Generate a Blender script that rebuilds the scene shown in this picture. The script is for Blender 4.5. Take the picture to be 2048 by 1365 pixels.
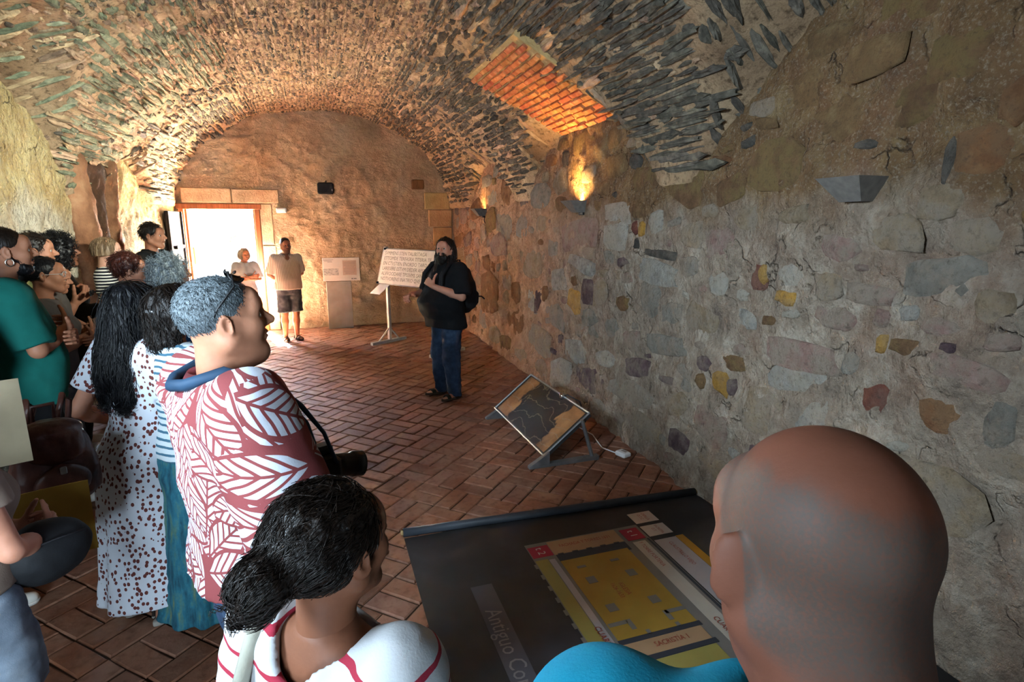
import bpy, bmesh, math, random
import numpy as np
from mathutils import Vector, Matrix, Euler
from mathutils.kdtree import KDTree

random.seed(7); RNG = np.random.default_rng(7)
for o in list(bpy.data.objects): bpy.data.objects.remove(o)
SC = bpy.context.scene; COL = SC.collection
R = math.radians

# ------------------------------------------------------------------ camera
CAM_H = 1.88; FPX = 1138.0; PITCH = R(11.788); YAW = R(18.7225)
cd = bpy.data.cameras.new('camera'); cam = bpy.data.objects.new('camera', cd); COL.objects.link(cam)
cd.sensor_width = 36; cd.lens = 36 * FPX / 2048; cd.clip_start = .05
cam.location = (0, 0, CAM_H); cam.rotation_euler = (R(90) - PITCH, 0, -YAW)
SC.camera = cam
FW = np.array([math.sin(YAW)*math.cos(PITCH), math.cos(YAW)*math.cos(PITCH), -math.sin(PITCH)])
RT = np.array([math.cos(YAW), -math.sin(YAW), 0.]); UP = np.cross(RT, FW); CP = np.array([0, 0, CAM_H])
def ray(px, py): return FW + RT*(px-1024)/FPX - UP*(py-682.5)/FPX
def at_plane(px, py, ax, v):
    d = ray(px, py); return CP + d*(v-CP[ax])/d[ax]
def on_floor(px, py, z=0): return at_plane(px, py, 2, z)
def proj(p):
    d = np.asarray(p, float) - CP; k = d @ FW
    return 1024 + FPX*(d @ RT)/k, 682.5 - FPX*(d @ UP)/k, k

# ------------------------------------------------------------------ light
SC.view_settings.view_transform = 'Standard'; SC.view_settings.look = 'None'
SC.view_settings.gamma = 1; SC.view_settings.use_curve_mapping = False
SC.cycles.sample_clamp_indirect = 200
SC.view_settings.exposure = -0.1
SUN_DIR = Vector((.31, -.95, 0)).normalized()*math.cos(R(42)) + Vector((0, 0, -math.sin(R(42))))
w = bpy.data.worlds.new('world'); SC.world = w; w.use_nodes = True
wn = w.node_tree.nodes; bg = wn['Background']
sk = wn.new('ShaderNodeTexSky'); sk.sky_type = 'NISHITA'; sk.sun_disc = False
sk.sun_elevation = R(42); sk.sun_rotation = math.atan2(-SUN_DIR.x, -SUN_DIR.y); sk.altitude = 700
w.node_tree.links.new(sk.outputs[0], bg.inputs[0]); bg.inputs[1].default_value = 32
def lamp(name, typ, loc, energy, color=(1, 1, 1), direction=None, **kw):
    l = bpy.data.lights.new(name, typ); o = bpy.data.objects.new(name, l); COL.objects.link(o)
    l.energy = energy; l.color = color; o.location = loc
    for k, v in kw.items(): setattr(l, k, v)
    if direction is not None: o.rotation_euler = Vector(direction).to_track_quat('-Z', 'Y').to_euler()
    return o
lamp('sun', 'SUN', (0, 20, 8), 2500, (1, .93, .82), SUN_DIR, angle=R(.6))
# daylight portals / openings : the end door, the door behind the camera; plus a fill lamp for the left wall
def portal(name, loc, direction, sx, sy):
    o = lamp(name, 'AREA', loc, 1, (1, 1, 1), direction, shape='RECTANGLE', size=sx, size_y=sy); o.data.cycles.is_portal = True
    return o
portal('door_daylight', (-1.5, 11.30, 1.08), (0, -1, 0), 1.3, 2.2)
lamp('side_window_daylight', 'AREA', (-2.0, .7, 2.4), 110, (.66, .84, 1), (1, .55, -.30), shape='RECTANGLE', size=1.0, size_y=.6, spread=R(95))
lamp('entrance_daylight', 'AREA', (-1.5, -2.7, 1.5), 75, (.68, .85, 1), (.03, 1, .03), shape='RECTANGLE', size=1.2, size_y=1.8, spread=R(64))
lamp('left_wall_fill', 'AREA', (2.3, 1.6, 2.95), 52, (.95, 1, .88), (-4.5, 4.7, -.72), shape='RECTANGLE', size=.6, size_y=.4, spread=R(34))  # unseen lamp added to brighten the left wall; no window built here

# ------------------------------------------------------------------ noise
def _h(ix, iy, iz, s):
    with np.errstate(over='ignore'):
        n = ix.astype(np.uint32)*np.uint32(374761393) + iy.astype(np.uint32)*np.uint32(668265263) + iz.astype(np.uint32)*np.uint32(2246822519) + np.uint32((s*3266489917) & 0xffffffff)
        n = (n ^ (n >> np.uint32(13)))*np.uint32(1274126177); n = n ^ (n >> np.uint32(16))
    return n.astype(np.float32)*np.float32(1/4294967295.)
def vn(P, s=0):
    P = np.asarray(P, np.float32); I = np.floor(P); f = P-I; u = f*f*(3-2*f); I = I.astype(np.int64)
    x, y, z = I[..., 0], I[..., 1], I[..., 2]; a, b, c = u[..., 0], u[..., 1], u[..., 2]
    def L(dx):
        q = [_h(x+dx, y+dy, z+dz, s) for dy in (0, 1) for dz in (0, 1)]
        return (q[0]*(1-c)+q[1]*c)*(1-b) + (q[2]*(1-c)+q[3]*c)*b
    return (L(0)*(1-a)+L(1)*a)*2-1
def fbm(P, o=4, s=0, g=.5):
    P = np.asarray(P, np.float32); r = 0; a = 1.
    for i in range(o): r = r + a*vn(P*(2**i)+i*7.3, s+i); a *= g
    return r

# ------------------------------------------------------------------ object helpers
def tag(o, label=None, cat=None, group=None, kind=None):
    if label: o['label'] = label
    if cat: o['category'] = cat
    if group: o['group'] = group
    if kind: o['kind'] = kind
    return o
def link(name, data, parent=None, loc=None, rot=None, scale=None):
    o = bpy.data.objects.new(name, data); COL.objects.link(o)
    if parent is not None: o.parent = parent
    if loc is not None: o.location = loc
    if rot is not None: o.rotation_euler = rot
    if scale is not None: o.scale = scale
    return o
def empty(name, loc=(0, 0, 0), rz=0.):
    o = link(name, None, None, loc, (0, 0, rz)); o.empty_display_size = .05; return o
def mesh_np(name, V, faces, mats=(), mi=None, smooth=True):
    """faces: list of int arrays (n,3)/(n,4)."""
    me = bpy.data.meshes.new(name); V = np.asarray(V, np.float32)
    faces = [np.asarray(f, np.int32) for f in faces if len(f)]
    nl = sum(f.size for f in faces); nf = sum(len(f) for f in faces)
    me.vertices.add(len(V)); me.vertices.foreach_set('co', V.ravel())
    me.loops.add(nl); me.loops.foreach_set('vertex_index', np.concatenate([f.ravel() for f in faces]))
    tot = np.concatenate([np.full(len(f), f.shape[1], np.int32) for f in faces])
    me.polygons.add(nf); me.polygons.foreach_set('loop_start', np.concatenate([[0], np.cumsum(tot)[:-1]]).astype(np.int32))
    me.polygons.foreach_set('loop_total', tot)
    if mi is not None: me.polygons.foreach_set('material_index', np.asarray(mi, np.int32))
    me.polygons.foreach_set('use_smooth', np.full(nf, smooth))
    for m in mats: me.materials.append(m)
    me.update(calc_edges=True); me.validate(); return me
class MB:
    """collects shapes; build() links them as ONE mesh object"""
    def __init__(s): s.V = []; s.Q = []; s.T = []; s.n = 0; s.qm = []; s.tm = []
    def add(s, V, Q=None, T=None, m=0):
        V = np.asarray(V, float).reshape(-1, 3); s.V.append(V)
        if Q is not None and len(Q): s.Q.append(np.asarray(Q)+s.n); s.qm.append(np.full(len(Q), m))
        if T is not None and len(T): s.T.append(np.asarray(T)+s.n); s.tm.append(np.full(len(T), m))
        s.n += len(V); return s
    def hexa(s, P, m=0, c=0):
        """8 corners: bottom 4 ccw, top 4 ccw"""
        return s.add(P, [(3, 2, 1, 0), (4, 5, 6, 7), (0, 1, 5, 4), (1, 2, 6, 5), (2, 3, 7, 6), (3, 0, 4, 7)], m=m)
    def box(s, c, d, rz=0., M=None, m=0, bev=0.):
        x, y, z = np.array(d)/2.
        if bev <= 0:
            P = np.array([(-x, -y, -z), (x, -y, -z), (x, y, -z), (-x, y, -z), (-x, -y, z), (x, -y, z), (x, y, z), (-x, y, z)])
            Q = [(3, 2, 1, 0), (4, 5, 6, 7), (0, 1, 5, 4), (1, 2, 6, 5), (2, 3, 7, 6), (3, 0, 4, 7)]; T = None
        else:
            b = min(bev, x*.9, y*.9, z*.9)
            ring = lambda xx, yy, zz, k: [(-xx+k, -yy, zz), (xx-k, -yy, zz), (xx, -yy+k, zz), (xx, yy-k, zz), (xx-k, yy, zz), (-xx+k, yy, zz), (-xx, yy-k, zz), (-xx, -yy+k, zz)]
            P = np.array(ring(x-b, y-b, -z, b*.5) + ring(x, y, -z+b, b) + ring(x, y, z-b, b) + ring(x-b, y-b, z, b*.5)); Q = []
            for r in range(3): Q += [(r*8+i, r*8+(i+1) % 8, r*8+8+(i+1) % 8, r*8+8+i) for i in range(8)]
            Q += [(24, 25, 26, 27), (24, 27, 28, 31), (28, 29, 30, 31), (3, 2, 1, 0), (7, 4, 3, 0), (7, 6, 5, 4)]; T = None
        if rz: cz, sz = math.cos(rz), math.sin(rz); P = P @ np.array([[cz, sz, 0], [-sz, cz, 0], [0, 0, 1]])
        if M is not None: P = P @ np.asarray(M, float).T
        return s.add(P + np.asarray(c, float), Q, T, m)
    def tube(s, pts, r, n=6, m=0, cap=True):
        pts = np.asarray(pts, float); k = len(pts); r = np.broadcast_to(np.asarray(r, float), (k,))
        t = np.gradient(pts, axis=0); t /= np.linalg.norm(t, axis=1, keepdims=True)+1e-9
        ref = np.array([0, 0, 1.]) if abs(t[0][2]) < .9 else np.array([1., 0, 0]); V = []
        for i in range(k):
            u = np.cross(t[i], ref); u /= np.linalg.norm(u)+1e-9; v = np.cross(t[i], u); ref = np.cross(u, t[i]) if i else ref
            ref = v*-1
            a = np.arange(n)*2*math.pi/n
            V.append(pts[i] + r[i]*(np.cos(a)[:, None]*u + np.sin(a)[:, None]*v))
        V = np.concatenate(V); i = np.arange(n); j = (i+1) % n
        Q = np.concatenate([np.stack([q*n+i, q*n+j, (q+1)*n+j, (q+1)*n+i], 1) for q in range(k-1)])
        T = []
        if cap:
            V = np.concatenate([V, pts[:1], pts[-1:]]); c0, c1 = k*n, k*n+1
            T = [(c0, (q+1) % n, q) for q in range(n)] + [(c1, (k-1)*n+q, (k-1)*n+(q+1) % n) for q in range(n)]
        return s.add(V, Q, T, m)
    def lathe(s, c, prof, n=16, m=0, M=None):
        """prof: (r,z) list"""
        a = np.arange(n)*2*math.pi/n; V = np.concatenate([np.stack([r*np.cos(a), r*np.sin(a), np.full(n, z)], 1) for r, z in prof])
        i = np.arange(n); j = (i+1) % n
        Q = np.concatenate([np.stack([q*n+i, q*n+j, (q+1)*n+j, (q+1)*n+i], 1) for q in range(len(prof)-1)])
        if M is not None: V = V @ np.asarray(M, float).T
        return s.add(V + np.asarray(c, float), Q, None, m)
    def poly(s, pts, m=0):
        pts = np.asarray(pts, float); c = pts.mean(0); n = len(pts)
        return s.add(np.concatenate([pts, c[None]]), None, [(n, i, (i+1) % n) for i in range(n)], m)
    def mesh(s, name, mats, smooth=False):
        f = []; mi = []
        if s.Q: f.append(np.concatenate(s.Q)); mi.append(np.concatenate(s.qm))
        if s.T: f.append(np.concatenate(s.T)); mi.append(np.concatenate(s.tm))
        return mesh_np(name, np.concatenate(s.V), f, mats if isinstance(mats, (list, tuple)) else [mats], np.concatenate(mi), smooth)
    def build(s, name, mats, parent=None, smooth=False):
        return link(name, s.mesh(name, mats, smooth), parent)
def rotm(x=0, y=0, z=0): return np.array(Euler((x, y, z)).to_matrix())
def fix_normals(me):
    bm = bmesh.new(); bm.from_mesh(me); bmesh.ops.recalc_face_normals(bm, faces=bm.faces); bm.to_mesh(me); bm.free()

# ------------------------------------------------------------------ materials
def hx(h):
    h = h.lstrip('#'); c = [int(h[i:i+2], 16)/255 for i in (0, 2, 4)]
    return tuple(x/12.92 if x <= .04045 else ((x+.055)/1.055)**2.4 for x in c)
class NT:
    def __init__(s, name):
        s.m = bpy.data.materials.new(name); s.m.use_nodes = True; s.t = s.m.node_tree; s.N = s.t.nodes; s.b = s.N['Principled BSDF']
        s.b.inputs['Specular IOR Level'].default_value = .25
    def n(s, typ, **kw):
        x = s.N.new('ShaderNode'+typ)
        for k, v in kw.items():
            if k.startswith('i_'):
                key = k[2:]; key = int(key) if key.isdigit() else key
                if hasattr(v, 'is_linked') or hasattr(v, 'links'): s.t.links.new(v, x.inputs[key])
                else: x.inputs[key].default_value = v
            else: setattr(x, k, v)
        return x
    def l(s, a, b): s.t.links.new(a, b)
    def obj(s, scale=(1, 1, 1), rot=(0, 0, 0)):
        t = s.n('TexCoord'); return s.n('Mapping', i_Vector=t.outputs['Object'], i_Scale=scale, i_Rotation=rot).outputs[0]
    def math(s, op, a, b=0., c=None):
        x = s.n('Math', operation=op, i_0=a, i_1=b)
        if c is not None:
            if hasattr(c, 'links'): s.l(c, x.inputs[2])
            else: x.inputs[2].default_value = c
        return x.outputs[0]
    def noise(s, v, scale, detail=5, rough=.55): return s.n('TexNoise', i_Vector=v, i_Scale=scale, i_Detail=detail, i_Roughness=rough).outputs['Fac']
    def ramp(s, f, cols, interp='LINEAR'):
        r = s.n('ValToRGB', i_0=f); cr = r.color_ramp; cr.interpolation = interp
        while len(cr.elements) < len(cols): cr.elements.new(.5)
        for e, (p, c) in zip(cr.elements, cols): e.position = p; e.color = (*c, 1)
        return r.outputs[0]
    def mix(s, f, a, b, mode='MIX'):
        x = s.n('MixRGB', blend_type=mode)
        for k, v in ((0, f), (1, a), (2, b)):
            if hasattr(v, 'links'): s.l(v, x.inputs[k])
            else: x.inputs[k].default_value = v if k == 0 else (*v, 1)
        return x.outputs[0]
    def bump(s, h, st=.4, dist=.01, nrm=None):
        x = s.n('Bump', i_Height=h, i_Strength=st, i_Distance=dist)
        if nrm is not None: s.l(nrm, x.inputs['Normal'])
        return x.outputs[0]
    def rnd(s):
        a = s.n('ObjectInfo').outputs['Random']; g = s.n('NewGeometry').outputs['Random Per Island']
        return s.math('FRACT', s.math('ADD', a, g))
    def done(s, col=None, rough=.85, nrm=None, metal=0.):
        if col is not None:
            if hasattr(col, 'links'): s.l(col, s.b.inputs['Base Color'])
            else: s.b.inputs['Base Color'].default_value = (*col, 1)
        if hasattr(rough, 'links'): s.l(rough, s.b.inputs['Roughness'])
        else: s.b.inputs['Roughness'].default_value = rough
        s.b.inputs['Metallic'].default_value = metal
        if nrm is not None: s.l(nrm, s.b.inputs['Normal'])
        return s.m
_MC = {}
def M(name, cols, scale=8., rough=.85, bump=0., bscale=60., dist=.004, var=0., metal=0., stretch=(1, 1, 1), detail=5):
    """noise-coloured material; cols: one '#hex' or list of them; var: brightness variation per piece"""
    if name in _MC: return _MC[name]
    t = NT(name); v = t.obj(stretch)
    if isinstance(cols, str): cols = [cols]
    if len(cols) == 1:
        c0 = np.array(hx(cols[0])); c = t.ramp(t.noise(v, scale, detail), [(.3, tuple(c0*.88)), (.7, tuple(np.minimum(c0*1.1, 1)))])
    else: c = t.ramp(t.noise(v, scale, detail), [(.28+.44*i/(len(cols)-1), hx(h)) for i, h in enumerate(cols)])
    if var:
        r = t.rnd(); k = t.math('MULTIPLY_ADD', r, 2*var, 1-var)
        c = t.n('HueSaturation', i_Color=c, i_Value=k, i_Hue=t.math('MULTIPLY_ADD', t.math('FRACT', t.math('MULTIPLY', r, 7.13)), .03, .485)).outputs[0]
    nrm = t.bump(t.noise(v, bscale, 6, .6), bump, dist) if bump else None
    _MC[name] = t.done(c, rough, nrm, metal); return _MC[name]

# ------------------------------------------------------------------ the vaulted hall
XR, XL, YE, YB = 2.48, -2.2, 10.85, -2.9
XC, VA, ZS, VB = .14, 2.28, 2.15, 1.60
# lunettes: side, centre y, half width, springing, rise, power, inward slope, cap
LUN = [(1, 2.08, 1.60, 1.80, 1.30, 1.4, .9, 3.42), (1, 5.20, 1.42, 2.10, .72, 3.2, .60, 3.40), (1, 8.25, 1.25, 2.10, .62, 1.9, .55, 3.36), (1, -1.2, 1.6, 1.8, 1.2, 1.6, .6, 3.3),
       (-1, 4.9, 1.62, 2.25, .80, 2.4, .35, 3.25), (-1, 8.35, 1.2, 2.0, .62, 1.9, .4, 3.2), (-1, 1.7, 1.5, 2.2, .8, 2.2, .4, 3.2), (-1, -1.4, 1.4, 2.2, .8, 2.2, .4, 3.2)]
def vault_r(th, y):
    """polar radius of the smooth vault, and 0 barrel / 1 lunette soffit / 2 wall"""
    c, s = np.cos(th), np.sin(th); s = np.maximum(s, 1e-4)
    r = 1/np.sqrt((c/VA)**2+(s/VB)**2); k = np.zeros_like(r)
    for sd, yc, w, zb, hh, p, sl, cap in LUN:
        X = (XR-XC) if sd > 0 else (XC-XL); cc = np.maximum(c*sd, 1e-4); d = np.abs(y-yc)/w
        zl = np.where(d < 1, zb+hh*(1-np.minimum(d, 1)**p), -9.)
        rl = np.minimum((zl-ZS+sl*X)/(s+sl*cc), (np.minimum(cap, zl+.75)-ZS)/s); rw = (X+.03)/cc
        ok = (c*sd > 0) & (d < 1) & (rl > r); ww = rl > rw
        k = np.where(ok, np.where(ww, 2, 1), k); r = np.where(ok, np.minimum(rl, rw), r)
    return r, k
def vault_pt(th, y):
    r, k = vault_r(np.asarray(th, float), np.asarray(y, float))
    P = np.stack([XC+r*np.cos(th), np.asarray(y, float)+0*r, ZS+r*np.sin(th)], -1)
    d = fbm(P*np.array([2.2, 1.1, 2.2]), 4, 3)*.035 + fbm(P*9, 3, 9)*.012
    d = d*np.clip(np.sin(th)*6, 0, 1)
    return P + d[..., None]*np.stack([np.cos(th), 0*th, np.sin(th)], -1), k
def vault_nrm(th, y):
    e = .03; a, _ = vault_pt(np.array([th-e, th+e, th, th]), np.array([y, y, y-.06, y+.06]))
    u = a[1]-a[0]; v = a[3]-a[2]; n = np.cross(u, v); n /= np.linalg.norm(n)+1e-9; u /= np.linalg.norm(u)+1e-9; v /= np.linalg.norm(v)+1e-9
    return -n, u, v      # n points into the stone

# mortar of the vault
t = NT('vault_mortar'); v = t.obj()
c = t.ramp(t.noise(v, 2.2, 6), [(.3, hx('8f7257')), (.5, hx('b89a78')), (.7, hx('cdb391'))])
c = t.mix(t.ramp(t.noise(v, 24, 8, .7), [(.5, (0, 0, 0)), (.66, (.8, .8, .8))]), c, hx('54422f'))
t.done(c, .95, t.bump(t.math('ADD', t.noise(v, 20, 9, .72), t.math('MULTIPLY', t.noise(v, 8, 5), .8)), 1., .05)); MORTAR = t.m
ths = np.concatenate([[-.02], np.linspace(.0, math.pi, 190), [math.pi+.02]]); ys = np.arange(YB, YE+.06, .045)
TH, YY = np.meshgrid(ths, ys, indexing='ij'); P, K = vault_pt(TH, YY)
P[0, :, 0] = XR+.06; P[-1, :, 0] = XL-.06
def grid_quads(a, b, flip=False):
    i = np.arange(a-1)[:, None]*b + np.arange(b-1)[None]; q = np.stack([i, i+1, i+b+1, i+b], -1).reshape(-1, 4)
    return q[:, ::-1] if flip else q
CEIL = tag(link('ceiling', mesh_np('ceiling', P.reshape(-1, 3), [grid_quads(len(ths), len(ys))], [MORTAR])), kind='structure')

# side walls: displaced sheets
def wall_disp(y, z, s):
    P = np.stack([y*0+s*11., y, z], -1)
    return fbm(P*np.array([1, 1.2, 1.6]), 4, 21)*.035 + fbm(P*8, 3, 31)*.016 + np.abs(fbm(P*np.array([15, 19, 14]), 2, 35))*.010 + np.clip(.4-z, 0, 1)*.10
def xr_at(y, z): return XR - wall_disp(np.asarray(y, float), np.asarray(z, float), 1)
def xl_at(y, z): return XL + wall_disp(np.asarray(y, float), np.asarray(z, float), 2)
def wall_mat(name, low, high, zsplit, stain, far=None):
    t = NT(name); v = t.obj(); z = t.n('SeparateXYZ', i_0=t.n('TexCoord').outputs['Object']).outputs[2]
    n1 = t.noise(v, 1.6, 7, .6); n2 = t.noise(v, 7, 6, .6)
    n2 = t.math('ADD', t.math('MULTIPLY', n2, .6), t.math('MULTIPLY', t.noise(v, 3., 6, .6), .4)); lo = t.ramp(n2, [(.28+.46*i/(len(low)-1), hx(h)) for i, h in enumerate(low)])
    hi = t.ramp(n2, [(.28+.46*i/(len(high)-1), hx(h)) for i, h in enumerate(high)])
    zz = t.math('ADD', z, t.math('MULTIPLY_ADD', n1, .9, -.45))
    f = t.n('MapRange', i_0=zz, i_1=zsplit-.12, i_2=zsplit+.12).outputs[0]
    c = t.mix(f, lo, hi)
    if far:
        yy = t.math('ADD', t.n('SeparateXYZ', i_0=t.n('TexCoord').outputs['Object']).outputs[1], t.math('MULTIPLY_ADD', n1, 4., -2.)); fa = t.ramp(n2, [(.28+.46*i/(len(far)-1), hx(h)) for i, h in enumerate(far)])
        c = t.mix(t.n('MapRange', i_0=yy, i_1=5.0, i_2=6.6).outputs[0], c, fa)
    wv = t.n('VectorMath', operation='ADD', i_0=v, i_1=t.n('VectorMath', operation='SCALE', i_0=t.n('TexNoise', i_Vector=v, i_Scale=3.5, i_Detail=5.).outputs['Color'], i_Scale=.55).outputs[0]).outputs[0]
    vo = t.n('TexVoronoi', feature='DISTANCE_TO_EDGE', i_Vector=wv, i_Scale=2.6).outputs['Distance']
    ck = t.math('MULTIPLY', t.ramp(vo, [(0, (1, 1, 1)), (.022, (0, 0, 0))]), t.ramp(t.noise(v, 5, 5), [(.5, (0, 0, 0)), (.64, (.6, .6, .6))]))
    c = t.mix(ck, c, hx('2e241c'))
    c = t.mix(t.ramp(t.noise(t.obj((1, 1, .6)), 2.6, 7, .65), [(.5, (0, 0, 0)), (.7, (.65, .65, .65))]), c, hx(stain))
    c = t.mix(t.ramp(t.noise(v, 30, 6, .7), [(.52, (0, 0, 0)), (.68, (.6, .6, .6))]), c, hx('4a3a2c'))
    c = t.mix(t.ramp(t.noise(v, 60, 6, .75), [(.52, (0, 0, 0)), (.66, (.55, .55, .55))]), c, hx('cbbfae') if name.startswith('left') else hx('b5a38c'))
    h = t.math('ADD', t.noise(v, 22, 8, .65), t.math('MULTIPLY', t.noise(t.obj((1, 1.2, .8)), 9, 7), 1.2))
    h = t.math('SUBTRACT', h, t.math('MULTIPLY', ck, .9))
    return t.done(c, .93, t.bump(t.math('ADD', h, t.math('MULTIPLY', t.noise(v, 4.5, 6, .6), 1.6)), 1., .06))
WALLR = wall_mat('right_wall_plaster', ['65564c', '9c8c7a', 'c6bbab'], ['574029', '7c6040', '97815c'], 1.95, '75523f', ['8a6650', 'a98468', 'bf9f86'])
WALLL = wall_mat('left_wall_plaster', ['a69a84', 'cfc6b0', 'ddd8c8'], ['a58a5c', 'c8b27e', 'd8cb9c'], 2.0, 'b08a55')
def side_wall(name, fx, mat, flip):
    y = np.concatenate([np.arange(YB, 1, .06), np.arange(1, YE+.05, .024)]); z = np.arange(-.02, 3.55, .024); Y, Z = np.meshgrid(y, z, indexing='ij')
    V = np.stack([fx(Y, Z), Y, Z], -1).reshape(-1, 3)
    return tag(link(name, mesh_np(name, V, [grid_quads(len(y), len(z), flip)], [mat])), kind='structure')
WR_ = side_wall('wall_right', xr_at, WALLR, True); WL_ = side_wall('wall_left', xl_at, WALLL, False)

# end wall with the door opening, back wall
DX0, DX1, DZ = -2.12, -.885, 2.17
t = NT('end_wall_plaster'); v = t.obj()
c = t.ramp(t.noise(v, 1.5, 6, .6), [(.28, hx('a98664')), (.5, hx('bd9f7b')), (.72, hx('d0b897'))])
c = t.mix(t.ramp(t.noise(v, 3, 8, .7), [(.54, (0, 0, 0)), (.74, (.4, .4, .4))]), c, hx('8c5a38')); c = t.mix(t.ramp(t.noise(v, 40, 6, .7), [(.54, (0, 0, 0)), (.7, (.5, .5, .5))]), c, hx('6b4526'))
h = t.math('ADD', t.noise(t.obj((1, 1, 1.5)), 16, 9, .68), t.math('MULTIPLY', t.noise(v, 6, 5), 1.))
t.done(c, .95, t.bump(h, 1., .045)); ENDM = t.m
x = np.concatenate([np.arange(-2.4, DX0, .035), np.arange(DX0, DX1, .1235), np.arange(DX1, 2.62, .035)])
z = np.concatenate([np.arange(-.02, DZ, .0365), [DZ], np.arange(DZ+.035, 3.9, .035)])
X, Z = np.meshgrid(x, z, indexing='ij'); V = np.stack([X, YE + 0*X, Z], -1)
edge = np.clip(np.maximum(np.maximum(DX0-X, X-DX1), Z-DZ)/.12, 0, 1)
V[..., 1] -= (fbm(V*3, 3, 41)*.03 + fbm(V*np.array([11, 11, 17]), 3, 43)*.022)*edge + .01 - .0*X
q = grid_quads(len(x), len(z)); cen = V.reshape(-1, 3)[q].mean(1)
q = q[~((cen[:, 0] > DX0) & (cen[:, 0] < DX1) & (cen[:, 2] < DZ))]
WE = tag(link('wall_end', mesh_np('wall_end', V.reshape(-1, 3), [q], [ENDM])), kind='structure')
mb = MB()
for a, b in (((DX0-.35, YE+.36, 1.85), (.7, .5, 3.9)), ((DX1+1.9, YE+.36, 1.85), (3.8, .5, 3.9)), (((DX0+DX1)/2, YE+.36, DZ+.9), (DX1-DX0+.1, .5, 1.8))): mb.box(a, b)
for s_ in (-1,): mb.box((XC, YB-.1, 2), (5.4, .2, 4.4))
tag(mb.build('wall_back', M('reveal_plaster', ['b89a70', 'd0b68c'], 5, bump=.4)), kind='structure')

# ------------------------------------------------------------------ floor of paired bricks laid diagonally
BED = M('mortar_bed', ['2c1d15', '45301f'], 9, bump=.5)
FL = MB().box((.1, 4.1, -.06), (5.6, 14.4, .1)).build('floor', BED); tag(FL, kind='structure')
t = NT('floor_brick'); v = t.obj(); r = t.rnd()
gv = t.n('NewGeometry').outputs['Position']
c = t.ramp(r, [(0, hx('623a28')), (.25, hx('72442e')), (.5, hx('7c4c34')), (.75, hx('885841')), (1, hx('7a5142'))])
c = t.mix(t.ramp(t.n('TexNoise', i_Vector=gv, i_Scale=4., i_Detail=7., i_Roughness=.6).outputs['Fac'], [(.35, (0, 0, 0)), (.7, (.6, .6, .6))]), c, hx('8f7360'))
c = t.mix(t.ramp(t.n('TexNoise', i_Vector=gv, i_Scale=22., i_Detail=5.).outputs['Fac'], [(.5, (0, 0, 0)), (.75, (.7, .7, .7))]), c, hx('5a3524'))
t.done(c, .62, t.bump(t.n('TexNoise', i_Vector=gv, i_Scale=55., i_Detail=6.).outputs['Fac'], .35, .006)); BRICK = t.m
L, Wd, U = .246, .121, .256
def brick_v(k, tz=.02):
    rg = np.random.default_rng(100+k); j = lambda s: rg.uniform(-s, s, 2)
    lo = []; hi = []; x, y, b = L/2, Wd/2, .007
    pts = []
    for cx, cy in ((-x, -y), (0, -y), (x, -y), (x, y), (0, y), (-x, y)): pts.append(np.array([cx, cy]) + j(.003))
    pts = np.array(pts); inn = pts - np.sign(pts)*b; n = 6
    V = np.concatenate([np.c_[pts, np.full(n, -tz)], np.c_[pts, np.full(n, -.006)], np.c_[inn, rg.uniform(-.0015, .0015, n)]])
    Q = [(i, (i+1) % n, n+(i+1) % n, n+i) for i in range(n)] + [(n+i, n+(i+1) % n, 2*n+(i+1) % n, 2*n+i) for i in range(n)] + [(12, 13, 16, 17), (13, 14, 15, 16)]
    return V, Q
BM = []
for k in range(8):
    V, Q = brick_v(k); BM.append(mesh_np('brick', V, [np.array(Q)], [BRICK], smooth=False))
from math import cos, sin
A0 = R(45.5); org = np.array([.63, 4.265]); bricks = []
for i in range(-45, 46):
    for j in range(-45, 46):
        for k in (-.25, .25):
            if (i+j) % 2: lx, ly, ro = (i+.5)*U, (j+.5+k)*U, 0
            else: lx, ly, ro = (i+.5+k)*U, (j+.5)*U, math.pi/2
            px = org + np.array([cos(A0)*lx-sin(A0)*ly, sin(A0)*lx+cos(A0)*ly])
            if XL-.12 < px[0] < XR+.1 and YB < px[1] < YE+.4: bricks.append((px[0], px[1], A0+ro))
def inpoly(p, poly):
    x, y = p; c = False; j = len(poly)-1
    for i in range(len(poly)):
        if (poly[i][1] > y) != (poly[j][1] > y) and x < (poly[j][0]-poly[i][0])*(y-poly[i][1])/(poly[j][1]-poly[i][1])+poly[i][0]: c = not c
        j = i
    return c
VIS = [(500, 700), (640, 660), (940, 670), (1330, 930), (1380, 985), (815, 1072), (870, 1365), (690, 1365), (745, 1040), (700, 930), (560, 790)]
VIS2 = [(40, 1330), (130, 1060), (190, 1060), (235, 1265), (330, 1290), (240, 1365), (40, 1365)]
def seen(b):
    x, y, k = proj((b[0], b[1], 0)); return k > .3 and (inpoly((x, y), VIS) or inpoly((x, y), VIS2))
order = sorted(bricks, key=lambda b: (not seen(b), b[0]**2+b[1]**2)); stuff = MB()
for n, (bx_, by_, ro) in enumerate(order):
    rg = random.Random(n); dz = rg.uniform(-.003, .003); rx, ry = rg.uniform(-.008, .008), rg.uniform(-.008, .008); ro += rg.uniform(-.012, .012)
    if n < 290: link('brick', BM[n % 8], FL, (bx_, by_, dz), (rx, ry, ro))
    else:
        V, Q = brick_v(n % 8, .012); stuff.add(V @ rotm(rx, ry, ro).T + np.array([bx_, by_, dz]), Q)
tag(stuff.build('brick_paving', BRICK, FL), kind='stuff')

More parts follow.
